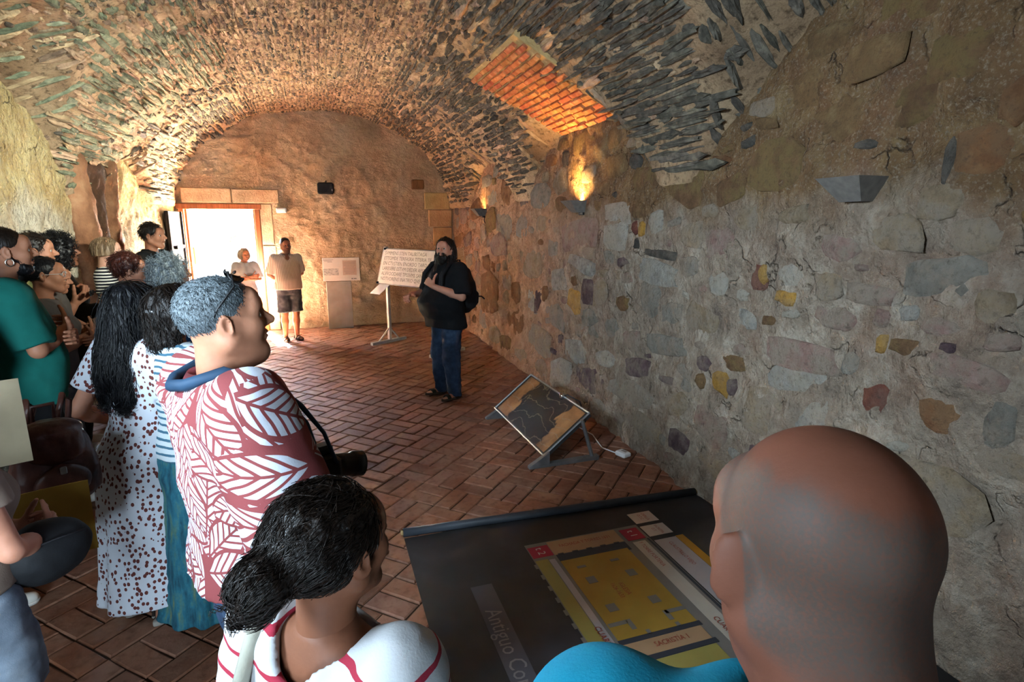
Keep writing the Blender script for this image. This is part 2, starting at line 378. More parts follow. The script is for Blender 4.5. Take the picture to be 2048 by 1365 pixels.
# ------------------------------------------------------------------ stones set in the walls and the vault
def lens_v(k, n=9):
    """irregular flat stone, unit half sizes, long axis x, thin axis y, proud side +z"""
    rg = np.random.default_rng(300+k); a = np.arange(n)*2*math.pi/n + rg.uniform(-.16, .16, n)
    e = rg.uniform(.55, .85); rr = 1+rg.uniform(-.26, .12, n)
    x = np.sign(np.cos(a))*np.abs(np.cos(a))**e*rr; y = np.sign(np.sin(a))*np.abs(np.sin(a))**e*rr
    V = np.concatenate([np.c_[x, y, np.full(n, -1.)], np.c_[x*.97, y*.97, rg.uniform(.05, .5, n)], np.c_[x*.62+rg.uniform(-.1, .1), y*.6, rg.uniform(.7, 1.1, n)], [[rg.uniform(-.2, .2), 0, rg.uniform(.75, 1.1)]]])
    Q = [(i, (i+1) % n, n+(i+1) % n, n+i) for i in range(n)] + [(n+i, n+(i+1) % n, 2*n+(i+1) % n, 2*n+i) for i in range(n)]
    T = [(2*n+i, 2*n+(i+1) % n, 3*n) for i in range(n)]
    return V, np.array(Q), np.array(T)
LV = [lens_v(k, 9 if k < 12 else 12) for k in range(20)]
def slab_v(k, n=12):
    rg = np.random.default_rng(700+k); V, Q, T = lens_v(900+k, n); V = V.copy(); a = V[:, 0]*3+k; V[:, 1] *= .85+.15*np.sin(a)+rg.uniform(-.18, .18, len(V)); V[:, 1] += .14*np.sin(V[:, 0]*2.2+k*2); V[:n*2, 0] *= 1+rg.uniform(-.12, .12, n*2); V[:, 2] += rg.uniform(-.25, .25, len(V)); return V, Q, T
SV = [slab_v(k) for k in range(16)]
def lens_mesh(name, k, m):
    key = (name, k, m.name)
    if key not in _MC: _MC[key] = mesh_np(name, LV[k][0], [LV[k][1], LV[k][2]], [m], smooth=True)
    return _MC[key]
def smat(name, cols, scale=5, var=.22, bump=.7): return M(name, cols, scale, .9, bump, 3.5, .25, var, detail=7)
def wmat(name, cols, scale=9, var=.18):
    """stone material in world position space so grain keeps its size on scaled stones"""
    if name in _MC: return _MC[name]
    t = NT(name); g = t.n('NewGeometry').outputs['Position']; r = t.rnd()
    off = t.n('VectorMath', operation='ADD', i_0=g, i_1=t.n('CombineXYZ', i_0=t.math('MULTIPLY', r, 37.)).outputs[0]).outputs[0]
    c = t.ramp(t.noise(off, scale, 7, .6), [(.28+.46*i/(len(cols)-1), hx(h)) for i, h in enumerate(cols)])
    c = t.n('HueSaturation', i_Color=c, i_Value=t.math('MULTIPLY_ADD', r, 2*var, 1-var), i_Hue=t.math('MULTIPLY_ADD', t.math('FRACT', t.math('MULTIPLY', r, 7.1)), .03, .485)).outputs[0]
    _MC[name] = t.done(c, .9, t.bump(t.noise(g, 32, 7, .65), .7, .02)); return _MC[name]
def rubble(name, cols, wash='8f8272', amt=.88, scale=9):
    if name in _MC: return _MC[name]
    t = NT(name); g = t.n('NewGeometry').outputs['Position']; r = t.rnd()
    off = t.n('VectorMath', operation='ADD', i_0=g, i_1=t.n('CombineXYZ', i_0=t.math('MULTIPLY', r, 37.)).outputs[0]).outputs[0]
    c = t.ramp(t.noise(off, scale, 7, .65), [(.28+.46*i/(len(cols)-1), hx(h)) for i, h in enumerate(cols)])
    c = t.n('HueSaturation', i_Color=c, i_Value=t.math('MULTIPLY_ADD', r, .3, .85)).outputs[0]
    k = t.math('ADD', t.noise(off, 6, 8, .68), t.math('MULTIPLY_ADD', r, .12, -.06))
    c = t.mix(t.ramp(k, [(.42, (0, 0, 0)), (.57, (amt,)*3)]), c, hx(wash)); c = t.mix(t.ramp(t.noise(g, 34, 6, .7), [(.54, (0, 0, 0)), (.7, (.6,)*3)]), c, hx('4a3a2e'))
    _MC[name] = t.done(c, .92, t.bump(t.math('ADD', t.noise(g, 24, 9, .7), t.noise(g, 7, 4)), 1., .04)); return _MC[name]
WS = dict(white=rubble('pale_limestone', ['7d786e', '98938a', 'b0aca2'], 'a09686', .8), grey=rubble('grey_stone', ['6d675d', '857f74', '979083']), tan=rubble('tan_stone', ['77644f', '8f7c63', 'a5937a']),
          pink=rubble('pink_sandstone', ['765850', '8d7066', '9f8a7e']), red=rubble('red_sandstone', ['4f2a24', '6e4034', '84543f'], '7d6a5c', .35), ochre=rubble('ochre_stone', ['8a6430', 'a87f36', 'b9934e'], '8f8272', .3),
          purple=rubble('purple_slate', ['46363a', '5c474a', '756260'], amt=.5), dark=rubble('dark_slate', ['2c2b2a', '45423d', '5b564c'], amt=.3), brown=rubble('brown_stone', ['533c29', '70543a', '87694a'], '78643f', .9),
          olive=rubble('olive_stone', ['5c442d', '7c6242', '95805c'], '7a6040', .9), orange=rubble('orange_stone', ['62402a', '7d5738', '94704c'], '7d6044', .8))
def set_stone(px, py, w, h, col, k, proud=.016, rot=0.):
    p = at_plane(px, py, 0, XR); y, z = p[1], p[2]
    sc_ = p @ np.array([1, 0, 0])
    d = (p-CP) @ FW; kh = d/FPX*.5
    # apparent width along the wall is foreshortened
    dy = abs(at_plane(px+w/2, py, 0, XR)[1]-at_plane(px-w/2, py, 0, XR)[1])/2; dz = h*kh
    stone_at(y, z, dy, dz, col, k, proud, rot)
def stone_at(y, z, dy, dz, col, k, proud=.012, rot=0.):
    x = float(xr_at(y, z))
    o = link('stone', lens_mesh('stone', k, WS[col]), WR_, (x, y, z)); o.scale = (dy, dz, proud)
    # local x -> world -y, local y -> world z, local z -> world -x
    m = Matrix(((0, 0, -1), (-1, 0, 0), (0, 1, 0))).to_4x4() @ Matrix.Rotation(rot, 4, 'Z')
    o.rotation_euler = m.to_euler()
MAN = [(1519, 556, 46, 66, 'red'), (1508, 563, 17, 40, 'ochre'), (1527, 548, 20, 46, 'ochre'), (1442, 768, 40, 50, 'ochre'), (1460, 775, 24, 42, 'purple'), (1752, 800, 84, 88, 'red'), (1888, 832, 116, 84, 'orange'),
       (1237, 472, 46, 62, 'white'), (1277, 456, 13, 28, 'red'), (1292, 460, 12, 32, 'ochre'), (1280, 487, 12, 26, 'dark'), (1166, 528, 56, 34, 'white'), (1185, 588, 34, 56, 'purple'), (1205, 588, 34, 54, 'tan'),
       (1298, 600, 44, 78, 'grey'), (1314, 546, 82, 50, 'white'), (1148, 702, 50, 56, 'white'), (1214, 716, 58, 40, 'white'), (1225, 655, 40, 50, 'grey'), (1600, 712, 190, 74, 'pink'), (1590, 762, 150, 56, 'white'), (1950, 748, 190, 60, 'pink'),
       (1590, 548, 80, 60, 'white'), (1572, 595, 44, 34, 'ochre'), (1763, 640, 40, 40, 'pink'), (1765, 690, 30, 44, 'ochre'), (1060, 525, 54, 76, 'tan'), (1000, 492, 34, 50, 'pink'), (1010, 452, 40, 60, 'grey'), (982, 590, 40, 90, 'orange'),
       (1160, 470, 84, 70, 'pink'), (1322, 508, 70, 20, 'dark'), (1240, 430, 60, 60, 'white'), (1060, 600, 30, 70, 'white'), (1072, 600, 16, 70, 'purple'), (1150, 600, 30, 56, 'ochre'), (1640, 940, 160, 90, 'white'), (1440, 570, 40, 50, 'white'),
       (1180, 505, 30, 26, 'tan'), (1330, 690, 100, 50, 'grey'), (1400, 640, 80, 70, 'tan'), (1440, 490, 70, 70, 'pink'), (1390, 470, 60, 60, 'tan'), (1335, 760, 36, 18, 'purple'), (1404, 762, 18, 32, 'olive'), (1700, 730, 40, 50, 'grey'), (1120, 560, 36, 50, 'white'),
       (1180, 760, 60, 60, 'purple'), (1260, 785, 90, 50, 'grey'), (1520, 830, 90, 110, 'tan'), (1640, 850, 130, 110, 'white'), (1420, 850, 70, 90, 'pink'), (1740, 590, 110, 50, 'pink'), (1880, 560, 170, 100, 'grey'), (1990, 620, 90, 80, 'tan'), (2010, 840, 70, 120, 'grey'),
       (1620, 180, 80, 90, 'olive'), (1560, 330, 120, 110, 'brown'), (1680, 250, 110, 110, 'olive'), (1830, 200, 170, 110, 'brown'), (1960, 310, 150, 110, 'orange'), (1880, 400, 110, 90, 'tan'), (1500, 430, 70, 70, 'tan'), (1800, 470, 110, 80, 'tan'), (1950, 470, 130, 90, 'tan'),
       (1900, 320, 24, 110, 'dark'), (1500, 255, 24, 16, 'dark'), (1505, 285, 30, 22, 'dark'), (1740, 290, 46, 20, 'dark'), (1760, 120, 140, 80, 'olive'), (1930, 110, 150, 110, 'brown'), (2030, 200, 60, 100, 'orange'), (1660, 80, 90, 70, 'olive'), (1470, 380, 60, 60, 'brown'), (1600, 430, 70, 40, 'tan')]
taken = []
for i, (px, py, w_, h_, c_) in enumerate(MAN):
    small = w_*h_ < 3200
    set_stone(px, py, w_, h_, c_, i % 20 if not small else i % 12, .02 if small else .016, random.uniform(-.2, .2))
    p = at_plane(px, py, 0, XR); d = (p-CP) @ FW/FPX*.5
    dy = abs(at_plane(px+w_/2, py, 0, XR)[1]-at_plane(px-w_/2, py, 0, XR)[1])/2; taken.append((p[1], p[2], dy, h_*d))
nst = len(MAN); rg = random.Random(5); TRY = 9000
for q in range(TRY):
    if nst >= 296: break
    f = q/TRY; yc = rg.uniform(1.2, 10.5); zc = rg.uniform(.12, 3.1); sz = (.26*(1-f)+.045*f)*rg.uniform(.7, 1.2); wy = sz*rg.uniform(.8, 1.5); hh = sz*rg.uniform(.45, .8)
    if f > .5 and yc > 6.5 and sz < .08: continue
    if any(abs(yc-a) < .34 and abs(zc-2.05) < .26 for a in (2.1, 5.17, 8.66)): continue
    px, py, k = proj((XR, yc, zc))
    if not (k > .5 and -20 < py < 1000 and px < 2080): continue
    if zc > ZS+.05 and vault_r(np.array([math.atan2(zc+hh-ZS, XR-XC)]), np.array([yc]))[1][0] != 2: continue
    if any(abs(yc-a)*1.08 < wy+c and abs(zc-b)*1.08 < hh+d for a, b, c, d in taken): continue
    low = ['tan', 'grey', 'tan', 'pink', 'white', 'grey', 'purple', 'pink', 'brown']; top = ['olive', 'brown', 'tan', 'orange', 'brown', 'olive', 'tan', 'dark']; far = ['tan', 'pink', 'orange', 'tan', 'brown', 'grey', 'purple']
    stone_at(yc, zc, wy, hh, rg.choice(far if yc > 6 else (low if zc < 1.9 else top)), rg.randrange(20), rg.uniform(.010, .022), rg.uniform(-.25, .25)); nst += 1; taken.append((yc, zc, wy, hh))

# slates of the vault
SLN = wmat('vault_slate_dark', ['38342c', '565046', '7a7262'], 14, .35); SLB = wmat('vault_slate_brown', ['5a4a3b', '7b6753', '9c8970'], 14, .3)
SLG = wmat('vault_slate_green', ['4d5343', '747961', '9c9c80'], 14, .25); SLP = wmat('vault_rubble_tan', ['8a7058', 'a98e70', 'bfa584'], 14, .25)
cand = []; rg = random.Random(11)
def add_slate(th, y, hl, ht, along_y):
    P, k = vault_pt(np.array([th]), np.array([y])); P = P[0]
    px, py, kk = proj(P)
    if kk < .4 or not (-60 < px < 2110 and -60 < py < 620): return
    cand.append((hl*ht/(kk*kk), th, y, hl, ht, along_y, P, k[0]))
th = .03
while th < math.pi-.03:
    s_ = math.sin(th); low = s_ < .80; tk = rg.uniform(.020, .040) if low else rg.uniform(.014, .028); r0 = float(vault_r(np.array([th]), np.array([3.6]))[0][0])
    th += tk/r0*1.25; y = rg.uniform(.6, 1.)
    while y < YE-.05:
        pier = min(abs(y-c_) for c_ in ((3.65, 6.6, 9.8) if th < 1.57 else (3.3, 6.75, 9.85)))
        rich = low and pier < 1.3
        hl = (rg.uniform(.12, .34) if y < 5.4 and th < 1.5 else rg.uniform(.09, .28)) if rich else rg.uniform(.035, .13)
        yc = y+hl
        if vault_r(np.array([th]), np.array([yc]))[1][0] == 0 and rg.random() < (.93 if rich else .62): add_slate(th+rg.uniform(-.3, .3)*tk/r0, yc, hl, tk*(rg.uniform(.95, 1.3) if rich else rg.uniform(.75, 1.1)), True)
        y += 2*hl+rg.uniform(0, .02) if rich else rg.uniform(.01, .07)
    th += tk/r0*1.25
for sd, pc in [(0, c_) for c_ in (3.65, 6.6, 9.8)]+[(1, c_) for c_ in (6.75, 9.85)]:      # dense slate fans over the piers
    a = .04
    while a < .85:
        tk = rg.uniform(.016, .034); a += tk/2.3*1.08; sp = .35+.75*a; y = pc-sp
        while y < pc+sp:
            hl = rg.uniform(.10, .28); th = a if sd == 0 else math.pi-a
            if y+hl < YE-.05 and vault_r(np.array([th]), np.array([y+hl]))[1][0] == 0: add_slate(th, y+hl, hl*1.05, tk*rg.uniform(.8, 1.1), True)
            y += 2*hl+rg.uniform(0, .02)
        a += tk/2.3*1.08
y = .8
while y < YE-.1:
    tk = rg.uniform(.018, .034); y += tk*(1.15 if y > 4 else 1.0); a = .12 if y > 4 else .05
    while a < math.pi-.1:
        hl = rg.uniform(.08, .2) if y > 4 else rg.uniform(.05, .15); r0, k = vault_r(np.array([a]), np.array([y])); aa = a+hl/r0[0]
        brick_zone = aa < 1.57 and 4.45 < y < 5.95
        if vault_r(np.array([aa]), np.array([y]))[1][0] == 1 and not brick_zone and rg.random() < .9: add_slate(aa, y, hl*1.05, tk*rg.uniform(.9, 1.2), False)
        a += 2*hl/r0[0]+rg.uniform(.005, .02)
    y += tk*1.2
for q in range(6500):      # small rubble between the courses
    a = rg.uniform(.06, math.pi-.06); y = 1+9.8*rg.random()**.8; hl = rg.uniform(.015, .055)*(1.3 if y < 5 else 1)
    if vault_r(np.array([a]), np.array([y]))[1][0] == 2 or (a < 1.57 and 4.4 < y < 6.1 and vault_r(np.array([a]), np.array([y]))[1][0] == 1): continue
    if math.sin(a) < .8 and min(abs(y-c_) for c_ in ((3.65, 6.6, 9.8) if a < 1.57 else (3.3, 6.75, 9.85))) < 1.2 and rg.random() < .8: continue
    add_slate(a, y, hl, hl*rg.uniform(.35, .8), rg.random() < .8)
cand.sort(key=lambda c: -c[0])
piles = {}
for n, (sz, th, y, hl, ht, al, P, k) in enumerate(cand):
    nr, u, v = vault_nrm(th, y); ax = v if al else u
    ax = ax + nr*rg.uniform(-.08, .08); inn = -nr; zax = inn - ax*np.dot(inn, ax)/np.dot(ax, ax); zax /= np.linalg.norm(zax); xax = ax/np.linalg.norm(ax); yax = np.cross(zax, xax)
    right = th < 1.57; q = rg.random(); low = math.sin(th) < .85
    if right: m = SLN if (low and q < .85) or (y < 4.2 and low) else (SLB if q < .6 else SLP)
    else: m = (SLG if y < 8.0 and low and q < .75 else SLN if low and q < .7 else SLB if q < .6 else SLP)
    if not low and q < .16: m = SLN
    if hl < .06: m = rg.choice([SLB, SLP, SLP, SLB, SLN] if q < .8 else [SLP, SLB])
    if not al and y > 4 and q < .5: m = SLB if q < .25 else SLP
    proud = (rg.uniform(.010, .030) if low else rg.uniform(.004, .013))*(1 if y < 5 else .8)*(.9 if hl < .06 else 1)
    Mx = np.stack([xax*hl, yax*ht, zax*proud], 1); kx = rg.randrange(16)
    if n < 285:
        key = ('slab', kx, m.name)
        if key not in _MC: _MC[key] = mesh_np('slate', SV[kx][0], [SV[kx][1], SV[kx][2]], [m], smooth=False)
        o = link('slate', _MC[key], CEIL); o.matrix_basis = Matrix([[*Mx[i], P[i]] for i in range(3)] + [[0, 0, 0, 1]])
    else:
        V, Q, T = SV[kx]; piles.setdefault(m.name, (MB(), m))[0].add(V @ Mx.T + P, Q, T)
for mb, m in piles.values(): tag(mb.build('slate_rubble', m, CEIL), kind='stuff')
# brick soffit of the second right lunette
BSOF = wmat('soffit_brick', ['8a4a2c', 'ab6a42', 'c49468'], 12, .22); MSOF = wmat('soffit_mortar', ['b08a5e', 'c9a878'], 10, .1)
u = np.array([-.84, 0, .53]); u /= np.linalg.norm(u); nn = np.array([-u[2], 0, u[0]]); nn = nn if nn[2] < 0 else -nn
o0 = np.array([2.47, 0, 2.765]); row = 0; s_ = .0
MB().add([o0+np.array([0, 4.42, 0])-nn*.0, o0+np.array([0, 5.68, 0]), o0+np.array([0, 6.05, 0])+u*1.06, o0+np.array([0, 4.62, 0])+u*1.06, o0+np.array([0, 4.42, 0])-nn*.14, o0+np.array([0, 5.68, 0])-nn*.14, o0+np.array([0, 6.05, 0])+u*1.06-nn*.2, o0+np.array([0, 4.62, 0])+u*1.06-nn*.2],
         [(0, 1, 2, 3), (0, 4, 5, 1), (1, 5, 6, 2), (3, 2, 6, 7), (0, 3, 7, 4)]).build('brick_soffit_bed', MSOF, CEIL)
bmv = MB().box((0, 0, 0), (1, 1, 1), bev=.06).mesh('brick', [BSOF]); rg = random.Random(3)
while s_ < 1.0:
    f = s_/1.06; y0, y1 = 4.44+.2*f, 5.68+.37*f; y = y0+(.09 if row % 2 else 0)
    while y < y1-.05:
        l = min(rg.uniform(.18, .23), y1-y)
        P = o0+u*(s_+.03)+np.array([0, y+l/2, 0])+nn*rg.uniform(-.012, .010)
        o = link('brick', bmv, CEIL); X = np.array([0, 1, 0])*(l-.016); Y_ = u*.046; Zz = nn*.05
        a = rg.uniform(-.05, .05); Mx = np.stack([X*cos(a)+Y_*0+u*sin(a)*l, Y_, Zz], 1); o.matrix_basis = Matrix([[*Mx[i], P[i]] for i in range(3)] + [[0, 0, 0, 1]]); y += l+.004
    s_ += .0645; row += 1


# brown pier with a dark recess on the left wall
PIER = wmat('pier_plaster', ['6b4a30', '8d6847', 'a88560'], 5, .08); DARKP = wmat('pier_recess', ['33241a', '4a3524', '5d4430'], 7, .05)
def pier(y0, m=1., nm='pier'):
    def mk(nm, fn, mt, lo, hi, sd):
        F = Field(lo, hi, .022); fn(F); V, q = F.mesh(); N = vnormals(V, q); V = V+N*(.03*fbm(V*np.array((4, 4, 3)), 4, sd)+.012*fbm(V*14, 2, sd+5))[:, None]; link(nm, mesh_np(nm, V, [q], [mt]), WL_)
    x = XL+.02; lo, hi = (XL-.3, y0-.9, -.05), (XL+.5, y0+.9, 2.75)
    mk('pier', lambda F: F.cone((x, y0-.42, 2.45), (x+.0, y0-.36, 1.55), .15, .14, .05).cone((x, y0-.36, 1.55), (x, y0-.12, 0), .14, .16, .05).cone((x, y0+.40, 2.45), (x, y0+.32, 1.6), .16, .14, .05).cone((x, y0+.32, 1.6), (x, y0+.10, 0), .14, .16, .05), PIER, lo, hi, 5)
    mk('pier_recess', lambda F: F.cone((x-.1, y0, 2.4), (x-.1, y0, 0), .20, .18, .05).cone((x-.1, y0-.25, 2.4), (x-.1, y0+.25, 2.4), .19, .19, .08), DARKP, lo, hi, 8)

# ------------------------------------------------------------------ small helpers for things
def text(s, size, parent, loc, rot, m, name='lettering', align='CENTER', sx=1.):
    c = bpy.data.curves.new(name, 'FONT'); c.body = s; c.size = size; c.align_x = align; c.align_y = 'CENTER'; c.resolution_u = 2
    tmp = bpy.data.objects.new('tmp', c); COL.objects.link(tmp); me = bpy.data.meshes.new_from_object(tmp.evaluated_get(bpy.context.evaluated_depsgraph_get())); bpy.data.objects.remove(tmp); me.materials.clear(); me.materials.append(m); me.name = name
    o = link(name, me, parent, loc, rot); o.scale = (sx, 1, 1); return o
WOOD = M('reddish_wood', ['6a3418', '8a4a26', '9c5a32'], 6, .55, .3, 30, .003, stretch=(8, 8, .6))
WHITE = M('white_paint', 'e8e8e6', 4, .5); BLACK = M('black_plastic', '101011', 6, .45); STEEL = M('grey_metal', ['6e6f70', '8a8b8c'], 12, .38, metal=.7)
LIGHTMETAL = M('pale_metal', ['9a9890', 'b4b2aa'], 14, .45, metal=.3); PAPER = M('white_paper', 'dcdcd8', 5, .8); INK = M('dark_ink', '2a2826', 5, .8)

# ------------------------------------------------------------------ end door and what lies outside
dr = tag(empty('door_1', (0, 0, 0)), kind='structure')
fw = .085; yf = YE-.03
fr = MB()
for x_ in (DX0+fw/2, DX1-fw/2): fr.box((x_, yf+.04, DZ/2), (fw, .12, DZ), bev=.008); fr.box((x_+(.03 if x_ < -1.5 else -.03), yf+.09, DZ/2), (fw, .04, DZ), bev=.004)
fr.box(((DX0+DX1)/2, yf+.04, DZ-.03), (DX1-DX0+.06, .13, .09), bev=.008)
fr.build('door_frame', WOOD, dr)
leaf = MB()
for y_ in (11.02, 12.02): leaf.box((-2.02, y_, 1.06), (.045, .11, 2.06), bev=.005)
for z_ in (.12, 1.18, 2.04): leaf.box((-2.02, 11.52, z_), (.045, .9, .16), bev=.005)
lf = leaf.build('door_leaf', WHITE, dr)
pm = MB().box((0, 0, 0), (.024, .118, .9), bev=.006).mesh('plank', [WHITE])
for i in range(7):
    for z_ in (.65, 1.6): link('plank', pm, lf, (-2.025, 11.14+i*.127, z_), None, (1, 1, 1.06 if z_ < 1 else .84))
MB().box((-1.985, 11.06, 1.32), (.04, .09, .30), bev=.01).tube([(-1.96, 11.06, 1.4), (-1.91, 11.06, 1.4), (-1.9, 11.16, 1.4)], .009, 8).build('lock', WOOD, lf)
inner = MB().box((-2.10, 10.32, 1.03), (.05, .8, 2.04), bev=.006).box((-2.06, 10.715, 1.03), (.03, .025, 2.04))
il = inner.build('door_2', M('dark_board', '1b1613', 4, .7), None); tag(il, kind='structure')
MB().box((-2.055, 10.735, 1.03), (.014, .02, 2.03)).build('edge_strip', WHITE, il)
MB().box((-2.05, 10.3, 1.5), (.05, .5, .05)).box((-2.05, 10.3, .5), (.05, .5, .05)).build('batten', M('dark_board', '1b1613'), il)
GROUND = M('courtyard_gravel', ['b5a992', 'd2c8b6'], 6, .95, .4)
tag(MB().box((0, 26, -.08), (40, 29.3, .12)).build('ground', GROUND), kind='structure')
OUTW = M('courtyard_wall', ['cfc6b6', 'e4dccd'], 3, .9, .3)
tag(MB().box((-2, 21, 2.0), (26, .4, 5.2)).build('wall_outside', OUTW), kind='structure')
# dressed stones on the end wall
LINT = wmat('dressed_stone', ['9a7f5c', 'b59b74', 'c9b08a'], 7, .1); PIL = wmat('pilaster_block', ['a9804f', 'bd9561', 'c9a571'], 5, .08)
def block(x0, x1, z0, z1, m, name='stone', d=.05, y=YE-.01):
    return MB().box(((x0+x1)/2, y, (z0+z1)/2), (x1-x0, d*2, z1-z0), bev=.012).build(name, m, WE)
block(-2.05, -1.3, 2.20, 2.44, LINT); block(-1.29, -.56, 2.20, 2.43, LINT); block(DX1+.005, DX1+.2, 1.5, 2.19, LINT, d=.03); block(DX1+.005, DX1+.22, .75, 1.49, LINT, d=.025); block(DX1+.005, DX1+.19, .0, .74, LINT, d=.028)
block(1.95, 2.42, 2.12, 2.42, PIL); block(2.02, 2.46, 1.80, 2.11, PIL); block(2.1, 2.46, 1.45, 1.79, PIL, d=.03)
MB().box((1.83, YE-.05, 2.56), (.22, .1, .17), bev=.015).build('plank', M('old_beam_end', ['5c3a1c', '7c5430'], 5, .8, .6, 25, .01, stretch=(6, 6, 1)), WE)

# ------------------------------------------------------------------ lamps on the right wall
SCM = M('sconce_grey', ['5c5853', '716c66'], 30, .5, .1, 90, .001)
def sconce(y, label, power):
    x = XR-.0; o = empty('wall_lamp', (x, y, 2.03)); tag(o, label, 'lamp', 'wedge lamps on the right wall')
    b = MB(); T = [(.02, -.12), (-.19, -.12), (-.19, .12), (.02, .12)]; B = [(.02, -.06), (-.09, -.06), (-.09, .06), (.02, .06)]
    V = [(a, c, -.055) for a, c in B]+[(a, c, .055) for a, c in T]+[(a*.97, c*.96, .055) for a, c in T]+[(a*.9, c*.9, -.03) for a, c in B]
    Q = [(3, 2, 1, 0)]+[(i, (i+1) % 4, 4+(i+1) % 4, 4+i) for i in range(4)]+[(4+i, 4+(i+1) % 4, 8+(i+1) % 4, 8+i) for i in range(4)]+[(8+i, 8+(i+1) % 4, 12+(i+1) % 4, 12+i) for i in range(4)]+[(12, 13, 14, 15)]
    b.add(V, Q).build('housing', SCM, o)
    MB().box((.0, 0, -.065), (.05, .1, .03), bev=.006).tube([(.01, 0, -.07), (.0, .01, -.12), (.02, .012, -.17)], .006, 6).build('bracket', BLACK, o)
    MB().tube([(-.07, -.07, .0), (-.07, .07, .0)], .012, 8).build('bulb', M('lamp_tube', 'e8dcc0', rough=.3), o)
    if power:
        l = lamp('sconce_light', 'AREA', (x-.07, y, 2.075), power, (1, .55, .17), (.03, 0, 1), shape='RECTANGLE', size=.10, size_y=.18, spread=R(150))
sconce(2.10, 'grey wedge lamp high on the wall, largest and unlit', 0)
sconce(5.17, 'grey wedge lamp lit with a strong orange glow under the brick soffit', 34)
sconce(8.66, 'small grey wedge lamp with a faint glow near the end wall', 4)

# unseen frames added round the daylight lamps, beside and behind the visitors
def opening(name, c, ax, w_, h_):
    b = MB()
    for s in (-1, 1):
        for hv in (0, 1):
            u = s*(w_/2+.05) if hv == 0 else 0; z_ = s*(h_/2+.05) if hv else 0; d = [0, 0, 0]; d[ax] = .10; d[1-ax] = .1 if hv == 0 else w_+.2; d[2] = h_+.2 if hv == 0 else .1
            p = np.array(c, float); p[1-ax] += u; p[2] += z_; b.box(p, d, bev=.01)
    tag(b.build(name, WOOD), kind='structure')
opening('added_window_frame', (-2.05, .7, 2.4), 0, 1.02, .62); opening('added_door_frame', (-1.5, -2.76, 1.5), 1, 1.22, 1.84)
# ------------------------------------------------------------------ things on the end wall
sp = empty('loudspeaker', (.21, YE-.14, 2.455)); tag(sp, 'black boxy loudspeaker mounted high on the end wall', 'loudspeaker')
MB().box((0, -.03, 0), (.27, .2, .19), bev=.025).build('cabinet', BLACK, sp)
MB().box((0, -.132, 0), (.24, .01, .165), bev=.004).build('grille', M('speaker_mesh', '161617', 90, .7, .8, 400, .002), sp)
MB().box((.105, -.138, -.03), (.008, .004, .03)).build('badge', LIGHTMETAL, sp)
MB().box((0, .09, .0), (.06, .09, .06), bev=.01).tube([(0, .1, .06), (.02, .12, .14)], .01, 8).build('bracket', BLACK, sp)
eb = empty('emergency_light', (-.535, YE-.06, 2.08)); tag(eb, 'small white emergency light box beside the top of the door', 'emergency light')
MB().box((0, 0, 0), (.165, .07, .085), bev=.012).build('housing', WHITE, eb)
MB().box((0, -.037, -.005), (.14, .01, .055), bev=.004).build('diffuser', M('frosted_cover', 'd6d8d8', rough=.3), eb)

st = empty('information_stand', (.33, 10.62, 0)); tag(st, 'grey slab information stand with a wide printed board on top', 'sign')
MB().box((0, 0, .425), (.43, .05, .85), bev=.004).build('pedestal', M('galvanised_panel', ['8a8378', 'a39b8f'], 5, .5, .1, 120, .001, metal=.35), st)
bd = MB().box((.06, -.03, 1.065), (.63, .03, .41), bev=.004).build('board', M('board_face', 'c9c3ba', 4, .6), st)
MB().box((-.12, -.047, 1.02), (.26, .003, .12)).build('printed_drawing', M('drawing_print', ['4a4a4c', 'a9a6a0', 'c2beb6'], 26, .7, stretch=(1, 1, 2.4)), bd)
MB().box((.2, -.047, 1.09), (.235, .003, .26)).build('printed_text_block', M('text_block', ['a58f80', 'b9a494'], 60, .7, stretch=(.6, 1, 6)), bd)
mb = MB()
for i in range(3): mb.box((-.16+.03*(i == 2), -.047, 1.235-i*.02), (.18-.05*i, .003, .006))
for i in range(8): mb.box((.2, -.0495, 1.185-i*.027), (.20-(.05 if i % 4 == 3 else 0), .002, .005))
tag(mb.build('printed_lines', M('grey_print', '6f6a66'), bd), kind='stuff')
MB().box((.235, -.047, .895), (.025, .003, .02)).build('printed_logo', M('grey_print', '6f6a66'), bd); MB().box((.285, -.047, .895), (.05, .003, .014)).build('printed_logo', M('grey_print', '6f6a66'), bd)

# ------------------------------------------------------------------ inscription panel on its stand
A = np.array([1.0, 9.08]); B_ = np.array([1.72, 7.95]); dv = (B_-A)/np.linalg.norm(B_-A); nv = np.array([dv[1], -dv[0]])   # nv: towards the visitors
if nv @ np.array([-1, -.2]) < 0: nv = -nv
ip = empty('inscription_panel', (A[0], A[1], 0)); tag(ip, 'tilted white panel of incised lettering on a two-legged grey stand', 'exhibit panel')
W3 = lambda s, n, z: np.array([dv[0]*s+nv[0]*n, dv[1]*s+nv[1]*n, z])
Lp = float(np.linalg.norm(B_-A))
for s_ in (0, Lp-.02):
    MB().box(W3(s_, -.02, .76), (.05, .05, 1.5), rz=math.atan2(dv[1], dv[0]), bev=.004).build('post', LIGHTMETAL, ip)
    fb = MB(); fb.hexa([W3(s_-.03, .34, 0), W3(s_+.03, .34, 0), W3(s_+.03, -.34, 0), W3(s_-.03, -.34, 0), W3(s_-.03, .34, .045), W3(s_+.03, .34, .045), W3(s_+.03, -.34, .045), W3(s_-.03, -.34, .045)])
    for q in (-1, 1): fb.tube([W3(s_, q*.2, .04), W3(s_, -.02, .24)], .014, 6)
    fb.build('foot', LIGHTMETAL, ip)
zt, zb, nt_, nb = 1.49, .955, .03, .19
P4 = [W3(.0, nb, zb), W3(Lp, nb, zb), W3(Lp, nt_, zt), W3(.0, nt_, zt)]
